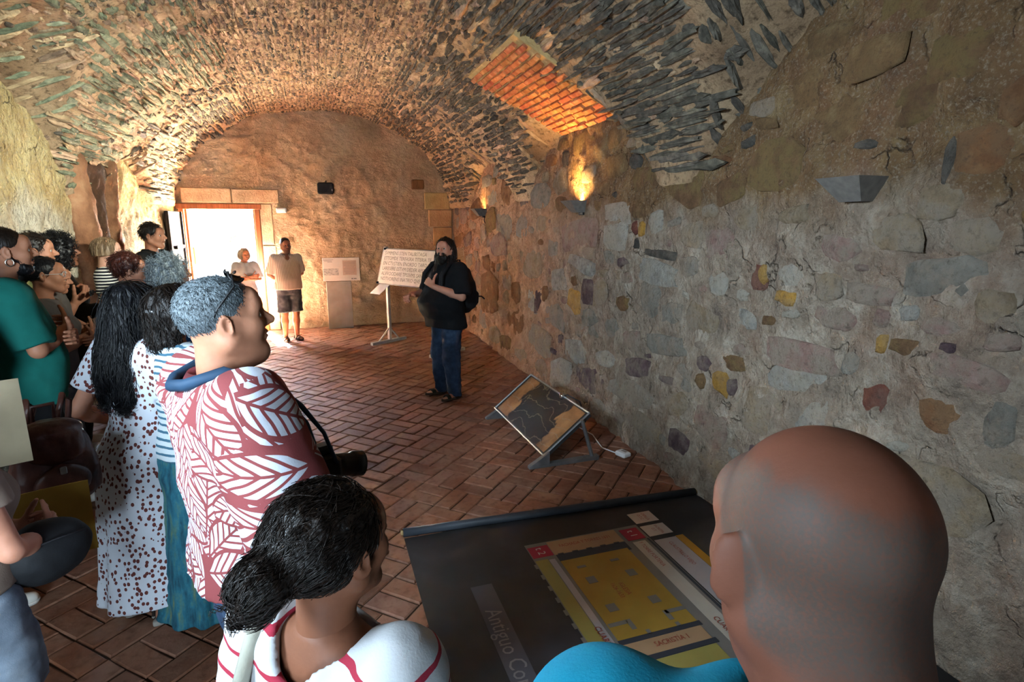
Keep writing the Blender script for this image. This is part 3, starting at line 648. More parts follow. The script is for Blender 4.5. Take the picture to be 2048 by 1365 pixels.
upv = (P4[3]-P4[0]); hl = np.linalg.norm(upv); upv /= hl; nrm = np.cross(np.array([dv[0], dv[1], 0]), upv); nrm = nrm if nrm[:2] @ nv > 0 else -nrm
th_ = .018
MB().hexa([P4[0]-nrm*th_, P4[1]-nrm*th_, P4[1], P4[0], P4[3]-nrm*th_, P4[2]-nrm*th_, P4[2], P4[3]]).build('backing', STEEL, ip)
def on_panel(s, u, o=.003): return P4[0] + np.array([dv[0], dv[1], 0])*s + upv*u + nrm*o
m_, r_ = .015, .05; pts = []
for cx_, cz_, a0 in ((Lp-m_-r_, hl-m_-r_, 0), (m_+r_, hl-m_-r_, 90), (m_+r_, m_+r_, 180), (Lp-m_-r_, m_+r_, 270)):
    for q in range(5): pts.append((cx_+r_*cos(R(a0+q*22.5)), cz_+r_*sin(R(a0+q*22.5))))
sh = MB().poly([on_panel(*p, .004) for p in pts]).poly([on_panel(*p, .001) for p in pts]); sheet = sh.build('inscribed_sheet', M('stone_sheet', ['c2c0b8', 'd8d6ce'], 9, .75, .2, 90, .002), ip)
Mr = Matrix([list(v) for v in np.stack([-np.array([dv[0], dv[1], 0]) if False else np.array([dv[0], dv[1], 0]), upv, np.cross(np.array([dv[0], dv[1], 0]), upv)], 1)])
# seen from the visitors the text runs from post A to post B
ENG = M('engraved_grey', '6b675f', rough=.8)
for i, ln in enumerate(['SVMMENS STEN TALIBSTAGA', 'ETTOMDE TERFASRA TITERIA TE', 'EN CTVSTIEN ENORDO TARO TFR', 'LARESERE ESTVM DEDER AFERRE', 'ALVVOODARE TPSSVMS SANT ARVE', 'NOTVORENS INATRIO QVE AREFOSI']):
    c = text(ln, .078, sheet, None, None, ENG, 'engraved_line', 'LEFT', .80); p = on_panel(.07, hl-.075-i*.079, .0045)
    c.matrix_basis = Matrix.Translation(p) @ Mr.to_4x4() @ Matrix.Diagonal((.92, 1, 1, 1))
for s_, u_ in ((.03, .02), (.06, hl-.01), (Lp-.05, .02)): MB().box(on_panel(s_, u_, .006), (.05, .02, .03), bev=.004).build('clip', BLACK, ip)
cp = [W3(-.14, .22, .80), W3(.10, .22, .80), W3(.16, .06, .945), W3(-.08, .06, .945)]
MB().hexa([*(np.array(p)-np.array([0, 0, .006]) for p in cp), *cp]).build('caption_card', PAPER, ip)

# ------------------------------------------------------------------ low slanted showcase by the guide
ex = empty('slanted_showcase', (1.75, 4.5, 0)); tag(ex, 'low slanted showcase with a dark map under clear film near the guide', 'display case')
D0, C0 = np.array([1.555, 5.10, .095]), np.array([1.59, 3.90, .075]); A1, B1 = np.array([1.93, 5.10, .40]), np.array([1.975, 3.90, .385])
o_ = np.array([1.75, 4.5, 0]); nn_ = np.cross(C0-D0, A1-D0); nn_ /= np.linalg.norm(nn_); nn_ = nn_ if nn_[2] > 0 else -nn_
q4 = [C0-o_, B1-o_, A1-o_, D0-o_]
def quadprism(q, lo, hi): return [*(p+nn_*lo for p in q), *(p+nn_*hi for p in q)]
MB().hexa(quadprism(q4, -.03, 0)).build('tray', M('dark_tray', '2a2826', 6, .6), ex)
t = NT('old_map'); v = t.obj(); n1 = t.noise(v, 5, 6); sx = t.n('SeparateXYZ', i_0=t.n('TexCoord').outputs['Object'])
g = t.math('ADD', t.math('ABSOLUTE', t.math('MULTIPLY', sx.outputs[1], 1.9)), t.math('MULTIPLY_ADD', n1, .9, -.45)); g = t.math('ADD', g, t.math('ABSOLUTE', t.math('MULTIPLY', sx.outputs[0], .9)))
c = t.ramp(g, [(.74, hx('15151a')), (.80, hx('8a6038'))]); c2 = t.ramp(n1, [(.3, hx('5e3f25')), (.7, hx('a5784c'))])
c = t.mix(t.ramp(g, [(.74, (0, 0, 0)), (.79, (1, 1, 1))]), hx('17161a'), c2)
vo = t.n('TexWave', i_Vector=v, i_Scale=3., i_Distortion=14., i_Detail=4.); c = t.mix(t.ramp(vo.outputs['Fac'], [(.965, (0, 0, 0)), (1, (.4, .4, .4))]), c, hx('8d8474'))
t.done(c, .6, t.bump(t.noise(v, 14, 5), .4, .01))
ins = [p*.93+(q4[0]+q4[1]+q4[2]+q4[3])/4*.07 for p in q4]
MB().hexa(quadprism(ins, .001, .004)).build('map_sheet', t.m, ex)
t = NT('clear_film'); t.b.inputs['Transmission Weight'].default_value = 1; t.b.inputs['IOR'].default_value = 1.3; t.b.inputs['Alpha'].default_value = .16
v = t.obj(); t.done((.95, .95, .95), .12, t.bump(t.noise(v, 9, 6, .7), .5, .01))
MB().hexa(quadprism(ins, .007, .010)).build('clear_film', t.m, ex)
frm = MB()
for a, b in zip(q4, q4[1:]+q4[:1]): frm.tube([a+nn_*.004, b+nn_*.004], .009, 6)
frm.build('frame', STEEL, ex)
for y_ in (3.88, 5.08):
    f_ = MB(); f_.hexa([np.array(p)-o_ for p in ((1.45, y_-.025, 0), (2.05, y_-.025, 0), (2.05, y_+.025, 0), (1.45, y_+.025, 0), (1.47, y_-.025, .02), (2.05, y_-.025, .035), (2.05, y_+.025, .035), (1.47, y_+.025, .02))])
    f_.hexa([np.array(p)-o_ for p in ((1.45, y_-.022, 0), (1.62, y_-.022, 0), (1.62, y_+.022, 0), (1.45, y_+.022, 0), (1.455, y_-.022, .018), (1.62, y_-.022, .115), (1.62, y_+.022, .115), (1.455, y_+.022, .018))])
    f_.tube([np.array((2.0, y_, .02))-o_, np.array((1.9, y_, .35))-o_], .016, 6); f_.build('leg', STEEL if y_ > 4 else STEEL, ex)
lp = MB(); c_ = (q4[1]*.62+q4[2]*.38)*.97; lp.lathe(c_+nn_*.02, [(.0, .03), (.02, .028), (.028, .01), (.028, -.02), (0, -.02)], 14)
lp.build('spot_lamp', M('chrome', 'c8ccd0', rough=.15, metal=1), ex, True)
MB().tube([c_+nn_*.02, c_+nn_*.045+np.array([.05, -.03, 0]), c_+np.array([.12, -.08, -.02]), c_+np.array([.16, -.12, -.2])], .006, 6).build('lamp_cable', BLACK, ex, True)
pl = empty('plug_box', (2.27, 3.86, 0)); tag(pl, 'small white plug box on the floor at the foot of the wall', 'plug')
MB().box((0, 0, .02), (.085, .11, .04), rz=.3, bev=.01).build('housing', WHITE, pl)
MB().box((.01, 0, .0405), (.03, .05, .004), rz=.3, bev=.001).build('switch', LIGHTMETAL, pl)
cb = MB().tube([(2.22, 3.9, .02), (2.18, 4.05, .008), (2.24, 4.35, .008), (2.2, 4.6, .008), (2.1, 4.72, .01), (1.97, 4.6, .2)], .005, 6).build('power_cable', PAPER, None, True); tag(cb, 'thin white cable on the floor from plug box to showcase', 'cable')

# ------------------------------------------------------------------ printed floor banner
ZM = .006; bn = empty('floor_banner', (.39, 3.2, 0)); tag(bn, 'dark printed floor banner with a yellow church plan', 'banner')
def q2(x, y, z): return (x-.39, y-3.2, z)
def rect(name, x0, x1, y0, y1, m, z, par): 
    return MB().hexa([q2(x0, y0, z-.0012), q2(x1, y0, z-.0012), q2(x1, y1, z-.0012), q2(x0, y1, z-.0012), q2(x0, y0, z), q2(x1, y0, z), q2(x1, y1, z), q2(x0, y1, z)]).build(name, m, par)
t = NT('banner_print'); v = t.obj(); n1 = t.noise(v, 2.2, 6); c = t.ramp(n1, [(.3, hx('202327')), (.5, hx('2a2826')), (.7, hx('353437'))]); t.done(c, .55, t.bump(t.noise(v, 3, 4), .15, .02))
nx, ny = 30, 30; xs = np.linspace(.385, 2.42, nx); ysb = np.linspace(.85, 3.17, ny); X, Y = np.meshgrid(xs, ysb, indexing='ij'); Zb = ZM-.001+0*X
SH = mesh_np('sheet', np.stack([X-.39, Y-3.2, Zb], -1).reshape(-1, 3), [grid_quads(nx, ny, True)], [t.m]); sheet = link('sheet', SH, bn)
MB().box((1.015, -1.19, .002), (2.03, 2.32, .004)).build('backing', t.m, bn)
roll = MB().tube([(-.005, 0, .028), (1.0, -.055, .030), (2.01, -.11, .028)], .026, 12); roll.build('roller', M('banner_roll', ['2c3036', '3b3f45'], 5, .5), bn, True)
MB().tube([(2.01, -.11, .028), (2.055, -.113, .028)], .016, 10).build('roller_end', M('pale_wood', 'a88c60'), bn, True)
MB().tube([(-.02, .001, .028), (-.005, 0, .028)], .016, 10).build('roller_end', M('pale_wood', 'a88c60'), bn, True)
BC = dict(yellow=M('print_yellow', ['8c6f28', '9d8036'], 4, .6), peach=M('print_peach', ['957656', 'a28465'], 4, .6), grey=M('print_grey', '6f6a64', 4, .6), dk=M('print_dark', '32343a', 4, .6), pale=M('print_pale', ['928b8c', '9f9899'], 4, .6),
          red=M('print_red', '94243a', 4, .6), orange=M('print_orange', 'a07420', 4, .6), ygr=M('print_olive', ['857b40', '91874a'], 4, .6), title=M('print_title', '4c494d', 4, .6), wh=M('print_white', 'b5b0ad', 4, .6), cream=M('print_cream', 'a9a296', 4, .6), tx=M('print_red_text', '8a3a2c', 4, .6), ttl=M('print_title_text', '787170', 4, .6))
pr = rect('printed_plan', 1.045, 1.795, 1.1, 2.86, BC['grey'], ZM+.001, bn)
def rc(name, x0, x1, y0, y1, c, z=2): return rect(name, x0, x1, y0, y1, BC[c], ZM+.001*z, pr)
rc('facade_strip', 1.18, 1.63, 2.715, 2.85, 'peach'); rc('narthex_strip', 1.185, 1.63, 2.625, 2.71, 'dk'); rc('church_floor', 1.185, 1.61, 1.985, 2.645, 'yellow', 3); rc('sacristy_strip', 1.185, 1.605, 1.865, 1.955, 'peach', 3)
rc('sacristy_wall', 1.18, 1.62, 1.955, 1.985, 'dk', 4); rc('sacristy_wall', 1.18, 1.62, 1.835, 1.865, 'dk', 4); rc('lower_room', 1.185, 1.6, 1.2, 1.833, 'ygr', 3)
rc('side_room', 1.05, 1.125, 1.2, 2.69, 'ygr'); rc('pale_strip', 1.13, 1.165, 1.2, 2.68, 'pale')
rc('tower_square', 1.05, 1.175, 2.715, 2.825, 'red', 3); rc('tower_square', 1.655, 1.775, 2.705, 2.83, 'red', 3)
rc('right_strip', 1.67, 1.755, 1.1, 2.685, 'cream'); rc('edge_line', 1.775, 1.79, 1.1, 2.7, 'dk')
for x_, y_ in ((1.275, 2.435), (1.51, 2.425), (1.27, 2.2), (1.505, 2.19)): rc('pier_mark', x_-.026, x_+.026, y_-.028, y_+.028, 'grey', 4)
for x_, y_ in ((1.275, 2.56), (1.48, 2.56)): rc('door_mark', x_-.026, x_+.026, y_-.010, y_+.010, 'grey', 4)
for a in ((1.19, 1.29, 2.075, 2.10), (1.285, 1.31, 2.03, 2.10), (1.5, 1.61, 2.075, 2.10), (1.49, 1.515, 2.03, 2.10), (1.34, 1.36, 1.98, 2.01), (1.5, 1.52, 1.98, 2.01)): rc('wall_mark', *a, 'grey', 4)
for i in range(14): rc('buttress', 1.03, 1.05, 2.62-.1*i, 2.66-.1*i, 'grey'); 
for i in range(5): rc('dentil', 1.2+.09*i, 1.235+.09*i, 2.705, 2.72, 'dk', 3)
rect('room_label', 1.805, 1.97, 2.865, 2.99, BC['wh'], ZM+.001, bn); rect('room_label', 1.805, 1.97, 2.71, 2.83, BC['wh'], ZM+.001, bn)
rect('cloister_area', 1.805, 1.955, 1.5, 2.665, BC['pale'], ZM+.001, bn); rect('cloister_margin', 1.957, 2.01, 1.5, 2.67, BC['orange'], ZM+.001, bn)
tl = rect('title_strip', .645, .76, 1.0, 2.58, BC['title'], ZM+.001, bn)
DN = -math.pi/2
def tx(s, x, y, size, rot, c='tx', par=pr, sx=1., align='CENTER', z=.006): return text(s, size, par, q2(x, y, ZM+z), (0, 0, rot), BC[c], 'lettering', align, sx)
tx('FACHADA Y TORRES 1631', 1.405, 2.785, .040, 0, sx=.72); tx('IGLESIA', 1.405, 2.31, .038, DN, sx=.8); tx('1626-1633', 1.36, 2.31, .036, DN, sx=.8)
tx('t 2', 1.112, 2.77, .065, DN, 'wh'); tx('t 1', 1.715, 2.768, .065, DN, 'wh'); tx('Y TORRE PORTERÍA', 1.712, 2.67, .036, DN, align='LEFT', sx=.8); tx('CUARTO', 1.705, 1.98, .042, DN, align='LEFT', sx=.9)
tx('SACRISTÍA 1', 1.42, 1.91, .042, 0, sx=.8); tx('CUARTO DE MEDIODÍA', 1.13, 2.10, .045, DN, align='LEFT', sx=.9); tx('CAPILLA', 1.905, 2.93, .030, DN, par=bn, sx=.8, z=.003); tx('O.T.C.', 1.87, 2.93, .030, DN, par=bn, sx=.8, z=.003)
tx('SACRISTÍA', 1.905, 2.77, .028, DN, par=bn, sx=.75, z=.003); tx('O.T.', 1.87, 2.77, .028, DN, par=bn, sx=.8, z=.003); tx('CLAUSTRILLO VIEJO', 1.885, 2.62, .036, DN, par=bn, align='LEFT', sx=.75, z=.003)
tx('Antiguo Convento', .70, 2.38, .115, DN, 'ttl', bn, .85, 'LEFT', .003)

# ------------------------------------------------------------------ distance-field sculpting for people and soft things
class Field:
    def __init__(s, lo, hi, h):
        s.lo = np.array(lo, np.float32); s.h = h; s.n = np.maximum(np.ceil((np.array(hi)-s.lo)/h).astype(int)+1, 3)
        s.ax = [s.lo[i]+h*np.arange(s.n[i], dtype=np.float32) for i in range(3)]; s.D = np.full(s.n, .2, np.float32)
    def blk(s, lo, hi, pad):
        a = np.clip(np.floor((np.array(lo)-pad-s.lo)/s.h).astype(int), 0, s.n-1); b = np.clip(np.ceil((np.array(hi)+pad-s.lo)/s.h).astype(int)+1, 1, s.n)
        if np.any(b <= a): return None
        sl = tuple(slice(a[i], b[i]) for i in range(3)); x = s.ax[0][sl[0]][:, None, None]; y = s.ax[1][sl[1]][None, :, None]; z = s.ax[2][sl[2]][None, None, :]
        return sl, x, y, z
    def put(s, sl, d, k, sub=False):
        D = s.D[sl]
        if sub: d = -d; h = np.clip(.5-.5*(d-D)/max(k, 1e-5)*-1*-1, 0, 1) if False else None
        if sub:
            if k > 1e-4: hh = np.maximum(k-np.abs(D-d), 0)/k; s.D[sl] = np.maximum(D, d)+hh*hh*k*.25
            else: s.D[sl] = np.maximum(D, d)
        else:
            if k > 1e-4: hh = np.maximum(k-np.abs(D-d), 0)/k; s.D[sl] = np.minimum(D, d)-hh*hh*k*.25
            else: s.D[sl] = np.minimum(D, d)
    def cone(s, a, b, ra, rb, k=.02, sub=False, end=None, sq=None):
        """round cone; end: cut flat at b (or at that plane); sq: (axis scale) flatten"""
        a = np.array(a, np.float32); b = np.array(b, np.float32); r = max(ra, rb); g = s.blk(np.minimum(a, b)-r, np.maximum(a, b)+r, k+2*s.h)
        if g is None: return s
        sl, x, y, z = g; ab = b-a; L2 = float(ab@ab)+1e-9
        t = np.clip(((x-a[0])*ab[0]+(y-a[1])*ab[1]+(z-a[2])*ab[2])/L2, 0, 1)
        d = np.sqrt((x-a[0]-t*ab[0])**2+(y-a[1]-t*ab[1])**2+(z-a[2]-t*ab[2])**2)-(ra+t*(rb-ra))
        if end:
            n = ab/math.sqrt(L2); d = np.maximum(d, (x-b[0])*n[0]+(y-b[1])*n[1]+(z-b[2])*n[2])
        s.put(sl, d, k, sub); return s
    def ell(s, c, r, k=.02, sub=False, Rm=None):
        c = np.array(c, np.float32); r = np.array(r, np.float32); m = r if Rm is None else np.full(3, r.max()); g = s.blk(c-m, c+m, k+2*s.h)
        if g is None: return s
        sl, x, y, z = g; q = [x-c[0], y-c[1], z-c[2]]
        if Rm is not None: q = [Rm[0][i]*q[0]+Rm[1][i]*q[1]+Rm[2][i]*q[2] for i in range(3)]
        l = np.sqrt((q[0]/r[0])**2+(q[1]/r[1])**2+(q[2]/r[2])**2); g2 = np.sqrt((q[0]/r[0]**2)**2+(q[1]/r[1]**2)**2+(q[2]/r[2]**2)**2)+1e-6
        s.put(sl, l*(l-1)/g2, k, sub); return s
    def tube(s, zs, rx, ry, cx, cy, k=.03, pw=2., fold=None):
        """vertical lofted body; fold(theta,z)->radial factor"""
        zs = np.asarray(zs, np.float32); n = len(zs); f = lambda v: np.broadcast_to(np.asarray(v, np.float32), (n,))
        rx, ry, cx, cy = f(rx), f(ry), f(cx), f(cy); R_ = max(rx.max(), ry.max())*1.15
        g = s.blk((cx.min()-R_, cy.min()-R_, zs[0]), (cx.max()+R_, cy.max()+R_, zs[-1]), k+2*s.h)
        if g is None: return s
        sl, x, y, z = g; zz = np.clip(z, zs[0], zs[-1]); I = lambda v: np.interp(zz.ravel(), zs, v).reshape(zz.shape).astype(np.float32)
        a, b, u, v = I(rx), I(ry), I(cx), I(cy); X, Y = (x-u), (y-v)
        if fold is not None: ff = fold(np.arctan2(Y, X), z+0*X); a = a*ff; b = b*ff
        q = (np.abs(X/a)**pw+np.abs(Y/b)**pw)**(1/pw); d = (q-1)*np.minimum(a, b)
        d = np.maximum(d, np.maximum(zs[0]-z, z-zs[-1])); s.put(sl, d, k); return s
    def cut(s, n, c, k=0.):
        """remove everything with n.p > c"""
        n = np.array(n, np.float32); n = n/np.linalg.norm(n)*1.; d = s.ax[0][:, None, None]*n[0]+s.ax[1][None, :, None]*n[1]+s.ax[2][None, None, :]*n[2]-c
        s.D = np.maximum(s.D, d.astype(np.float32)); return s
    def noise(s, amp, freq, o=2, seed=0, band=.04):
        I = np.argwhere(np.abs(s.D) < band+amp)
        if len(I):
            P = I*s.h+s.lo; s.D[tuple(I.T)] += amp*fbm(P*np.asarray(freq), o, seed)
        return s
    def mesh(s):
        D = s.D; D[0] = D[-1] = .1; D[:, 0] = D[:, -1] = .1; D[:, :, 0] = D[:, :, -1] = .1
        S = D < 0; nx, ny, nz = S.shape; c = np.zeros((nx-1, ny-1, nz-1), np.int8)
        for i in (0, 1):
            for j in (0, 1):
                for k in (0, 1): c += S[i:nx-1+i, j:ny-1+j, k:nz-1+k]
        A = np.argwhere((c > 0) & (c < 8)); vid = np.full(c.shape, -1, np.int32); vid[tuple(A.T)] = np.arange(len(A))
        off = np.array([(i, j, k) for i in (0, 1) for j in (0, 1) for k in (0, 1)]); val = np.stack([D[tuple((A+o).T)] for o in off], 1)
        P = np.zeros((len(A), 3), np.float32); cnt = np.zeros(len(A), np.float32)
        for a in range(8):
            for b in range(a+1, 8):
                if np.abs(off[a]-off[b]).sum() != 1: continue
                m = (val[:, a] < 0) != (val[:, b] < 0); va, vb = val[m, a], val[m, b]; t = va/(va-vb)
                P[m] += off[a]+(off[b]-off[a])*t[:, None]; cnt[m] += 1
        V = (A+P/cnt[:, None])*s.h+s.lo; F = []
        for ax in range(3):
            sh = [slice(None)]*3; s0 = list(sh); s1 = list(sh); s0[ax] = slice(0, -1); s1[ax] = slice(1, None)
            E = np.argwhere(S[tuple(s0)] != S[tuple(s1)]); inside = S[tuple(E.T)]
            u, w = [(1, 2), (2, 0), (0, 1)][ax]; eu = np.zeros(3, int); eu[u] = 1; ew = np.zeros(3, int); ew[w] = 1
            ok = np.all(E-eu-ew >= 0, 1) & np.all(E < np.array(c.shape), 1); E = E[ok]; inside = inside[ok]
            q = np.stack([vid[tuple((E-eu-ew).T)], vid[tuple((E-ew).T)], vid[tuple(E.T)], vid[tuple((E-eu).T)]], 1); q[~inside] = q[~inside][:, ::-1]; F.append(q)
        F = np.concatenate(F); F = F[(F >= 0).all(1)]
        return V.astype(np.float32), F
def vnormals(V, F):
    n = np.cross(V[F[:, 2]]-V[F[:, 0]], V[F[:, 3]]-V[F[:, 1]]); N = np.zeros_like(V)
    for i in range(4): np.add.at(N, F[:, i], n)
    return N/(np.linalg.norm(N, axis=1, keepdims=True)+1e-9)
def relax(V, F, it=1, lam=.5):
    for _ in range(it):
        S = np.zeros_like(V); c = np.zeros(len(V), np.float32)
        for i in range(4): np.add.at(S, F[:, i], V[F[:, (i+1) % 4]]); np.add.at(c, F[:, i], 1); np.add.at(S, F[:, i], V[F[:, (i-1) % 4]]); np.add.at(c, F[:, i], 1)
        V = V+(S/np.maximum(c, 1)[:, None]-V)*lam
    return V.astype(np.float32)

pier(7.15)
# ------------------------------------------------------------------ people
SKIN = {}
def skin(tone):
    if tone not in SKIN:
        c = {'ruddy': ['6f4636', '875745'], 'light': ['a97660', 'c08c74'], 'tan': ['8f5f48', 'a9765c'], 'mid': ['9c6a54', 'b58068'], 'brown': ['5f3b2a', '784c36'], 'pale': ['b98a76', 'd0a28d']}[tone]
        t = NT('skin_'+tone); v = t.obj(); col = t.ramp(t.noise(v, 9, 5), [(.3, hx(c[0])), (.7, hx(c[1]))])
        t.b.inputs['Subsurface Weight'].default_value = .06; t.b.inputs['Subsurface Radius'].default_value = (.02, .008, .004)
        SKIN[tone] = (t.done(col, .55, t.bump(t.noise(v, 160, 4), .12, .002)), M('lips_'+tone, [c[0]], 30, .5))
        SKIN[tone][1].node_tree.nodes['Principled BSDF'].inputs['Base Color'].default_value = (*np.array(hx(c[0]))*np.array([1, .62, .62]), 1)
    return SKIN[tone]
def hairm(name, cols, rough=.42, str_=(60, 60, 5)):
    if name in _MC: return _MC[name]
    t = NT(name); v = t.obj(str_); n = t.noise(v, 1.6, 4); c = t.ramp(n, [(.28+.46*i/(len(cols)-1), hx(h)) for i, h in enumerate(cols)])
    t.b.inputs['Specular IOR Level'].default_value = .3
    _MC[name] = t.done(c, rough, t.bump(n, .7, .006)); return _MC[name]
HM = dict(black=hairm('black_hair', ['040405', '0a0a0d', '14151b']), dark=hairm('dark_brown_hair', ['0b0705', '150e0a', '251a13']), brown=hairm('brown_hair', ['2a1a10', '44301f', '5f4731']), auburn=hairm('auburn_hair', ['1e0c08', '34150e', '4a2016']),
          grey=hairm('grey_hair', ['4b5357', '717b80', '9aa4a8']), grizzle=hairm('short_grey_hair', ['2c3235', '495155', '6c757a'], .6, (150, 150, 60)), saltpepper=hairm('grizzled_hair', ['1e2022', '3b3e41', '5c6165'], .6, (110, 110, 30)), blond=hairm('dark_blond_hair', ['4a3a28', '77614a', 'a08c70']), bob=hairm('streaked_hair', ['4c4a44', '77746a', 'a5a196']), child=hairm('child_hair', ['4a3422', '6e5238', '8a6c4c']))
EYEW = M('eye_white', 'a8a199', rough=.25); IRIS = M('eye_iris', '1c1410', rough=.1)
def _eye():
    b = MB(); n = 12; pr = [(math.sin(a)*1., math.cos(a)*1.) for a in np.linspace(.02, math.pi-.02, 11)]
    b.lathe((0, 0, 0), pr[:3], n, 1, rotm(-math.pi/2)); b.lathe((0, 0, 0), pr[2:], n, 0, rotm(-math.pi/2)); return b.mesh('eye', [EYEW, IRIS], True)
EYE = _eye()
def head_field(h, P):
    F = Field((-.13, -.16, -.2), (.13, .16, .15), h); jw = P.get('jaw', 1.); fat = P.get('fat', 0.)
    F.ell((0, -.018, .032), (.0755, .094, .083), .01).ell((0, .026, -.025), (.061+fat*.008, .066, .082), .035)
    for s in (-1, 1):
        F.cone((s*.056*jw, -.005, -.05), (s*.020*jw, .060, -.098), .022+fat*.01, .017+fat*.006, .03)
        F.ell((s*.040, .058, -.022), (.022, .022, .022), .03); F.cone((s*.014, .079, .024), (s*.044, .066, .022), .011, .010, .018)
    F.ell((0, .068, -.100), (.022, .018, .017), .025)
    if fat: F.ell((0, .03, -.11), (.05, .05, .03), .03)
    F.ell((0, .072, .045), (.05, .02, .03), .03)
    for s in (-1, 1): F.ell((s*.031, .094, .003), (.018, .017, .013), .014, True)
    for s in (-1, 1): F.cone((s*.019, .0815, .0125), (s*.044, .0725, .0105), .0055, .005, .006).cone((s*.021, .0800, -.0085), (s*.043, .0725, -.0075), .0045, .0045, .006)
    nz = P.get('nose', 1.)
    F.cone((0, .083, .014), (0, .083+.029*nz, -.020), .0085, .0125, .012)
    for s in (-1, 1): F.ell((s*.0125, .083+.013*nz, -.026), (.0085, .012, .0085), .008)
    F.ell((0, .087, -.0515), (.023, .012, .0065), .009).ell((0, .085, -.0635), (.020, .012, .0075), .009).ell((0, .098, -.0575), (.022, .008, .0016), .003, True)
    for s in (-1, 1):
        Re = rotm(.18, 0, s*-.42*P.get('ear', 1.)); F.ell((s*(.0785+.007*(P.get('ear', 1.)-1)), -.012, -.004), (.009, .021, .033), .006, Rm=Re); F.ell((s*(.088+.010*(P.get('ear', 1.)-1)), -.006+.016*(P.get('ear', 1.)-1), -.002), (.008, .011, .019), .006, True, Rm=Re)
    nk = P.get('neck', 1.); F.cone((0, -.028, -.05), (0, -.045, -.22), .052*nk+fat*.01, .056*nk+fat*.012, .03)
    return F
def hand(F, w, d, n, t, curl=.7, s=1., thumb=.5):
    w, d, n, t = [np.asarray(q, float) for q in (w, d, n, t)]; d /= np.linalg.norm(d); n = n-d*(n@d); n /= np.linalg.norm(n); t = t-d*(t@d)-n*(t@n); t /= np.linalg.norm(t)
    for i in range(4):
        kn = w+(d*(.088-.004*abs(i-1.2))+t*(.030-.0195*i))*s; F.cone(w+(d*.012+t*(.012-.008*i))*s, kn, .0165*s, .0115*s, .012)
        p = kn; a = 0.; rr = [.0092, .0088, .008, .0072]
        for q, l in enumerate([(.042, .026, .021), (.046, .029, .022), (.042, .027, .021), (.034, .021, .019)][i]):
            a += curl*[.75, 1.05, .8][q]*(1+.06*i); dd = d*math.cos(a)+n*math.sin(a); F.cone(p, p+dd*l*s, rr[q]*s*(1 if i < 3 else .88), rr[q+1]*s*(1 if i < 3 else .88), .004); p = p+dd*l*s
    b = w+(d*.022+t*.024+n*.006)*s; F.cone(w+d*.01*s, b, .016*s, .014*s, .012); p = b
    for q, l in enumerate((.040, .032, .026)):
        dd = d*(.55+.3*q*thumb)+t*(.75-.25*q*thumb)+n*(.35*thumb+.15*q); dd /= np.linalg.norm(dd); F.cone(p, p+dd*l*s, [.0135, .011, .0098][q]*s, [.011, .0098, .008][q]*s, .006); p = p+dd*l*s
def arm(kind, s):
    """elbow, wrist, hand direction, palm normal, thumb direction, curl"""
    return {'down': ((s*.235, -.03, 1.115), (s*.25, .045, .87), (0, .15, -1), (-s, 0, 0), (0, 1, .1), .45),
            'crossed': ((s*.235, .055, 1.13), (-s*.03, .215, 1.17+s*.02), (-s, .12, .1), (0, -1, 0), (0, .1, 1), .5),
            'behind': ((s*.26, -.10, 1.13), (s*.05, -.185, .97), (-s, -.05, -.2), (0, -1, 0), (0, .2, 1), .6),
            'front': ((s*.235, .03, 1.10), (s*.08, .23, 1.02), (-s*.6, .5, .1), (-s*.3, -1, 0), (0, .2, 1), .9),
            'raised': ((s*.24, .06, 1.13), (s*.10, .26, 1.27), (-s*.3, .4, .6), (-s, -.3, .2), (0, .2, 1), 1.0)}[kind]
TORM = np.array([(.80, .150, .095, -.005), (.88, .168, .115, -.012), (.96, .163, .112, -.006), (1.06, .153, .105, .006), (1.16, .160, .108, .006), (1.26, .174, .113, -.002), (1.34, .168, .103, -.012), (1.40, .125, .080, -.022), (1.45, .065, .062, -.022)])
TORF = np.array([(.80, .160, .105, -.010), (.88, .175, .122, -.018), (.96, .162, .112, -.008), (1.06, .134, .094, .004), (1.16, .140, .100, .010), (1.26, .155, .112, .012), (1.34, .146, .095, -.006), (1.40, .108, .072, -.020), (1.45, .056, .055, -.022)])
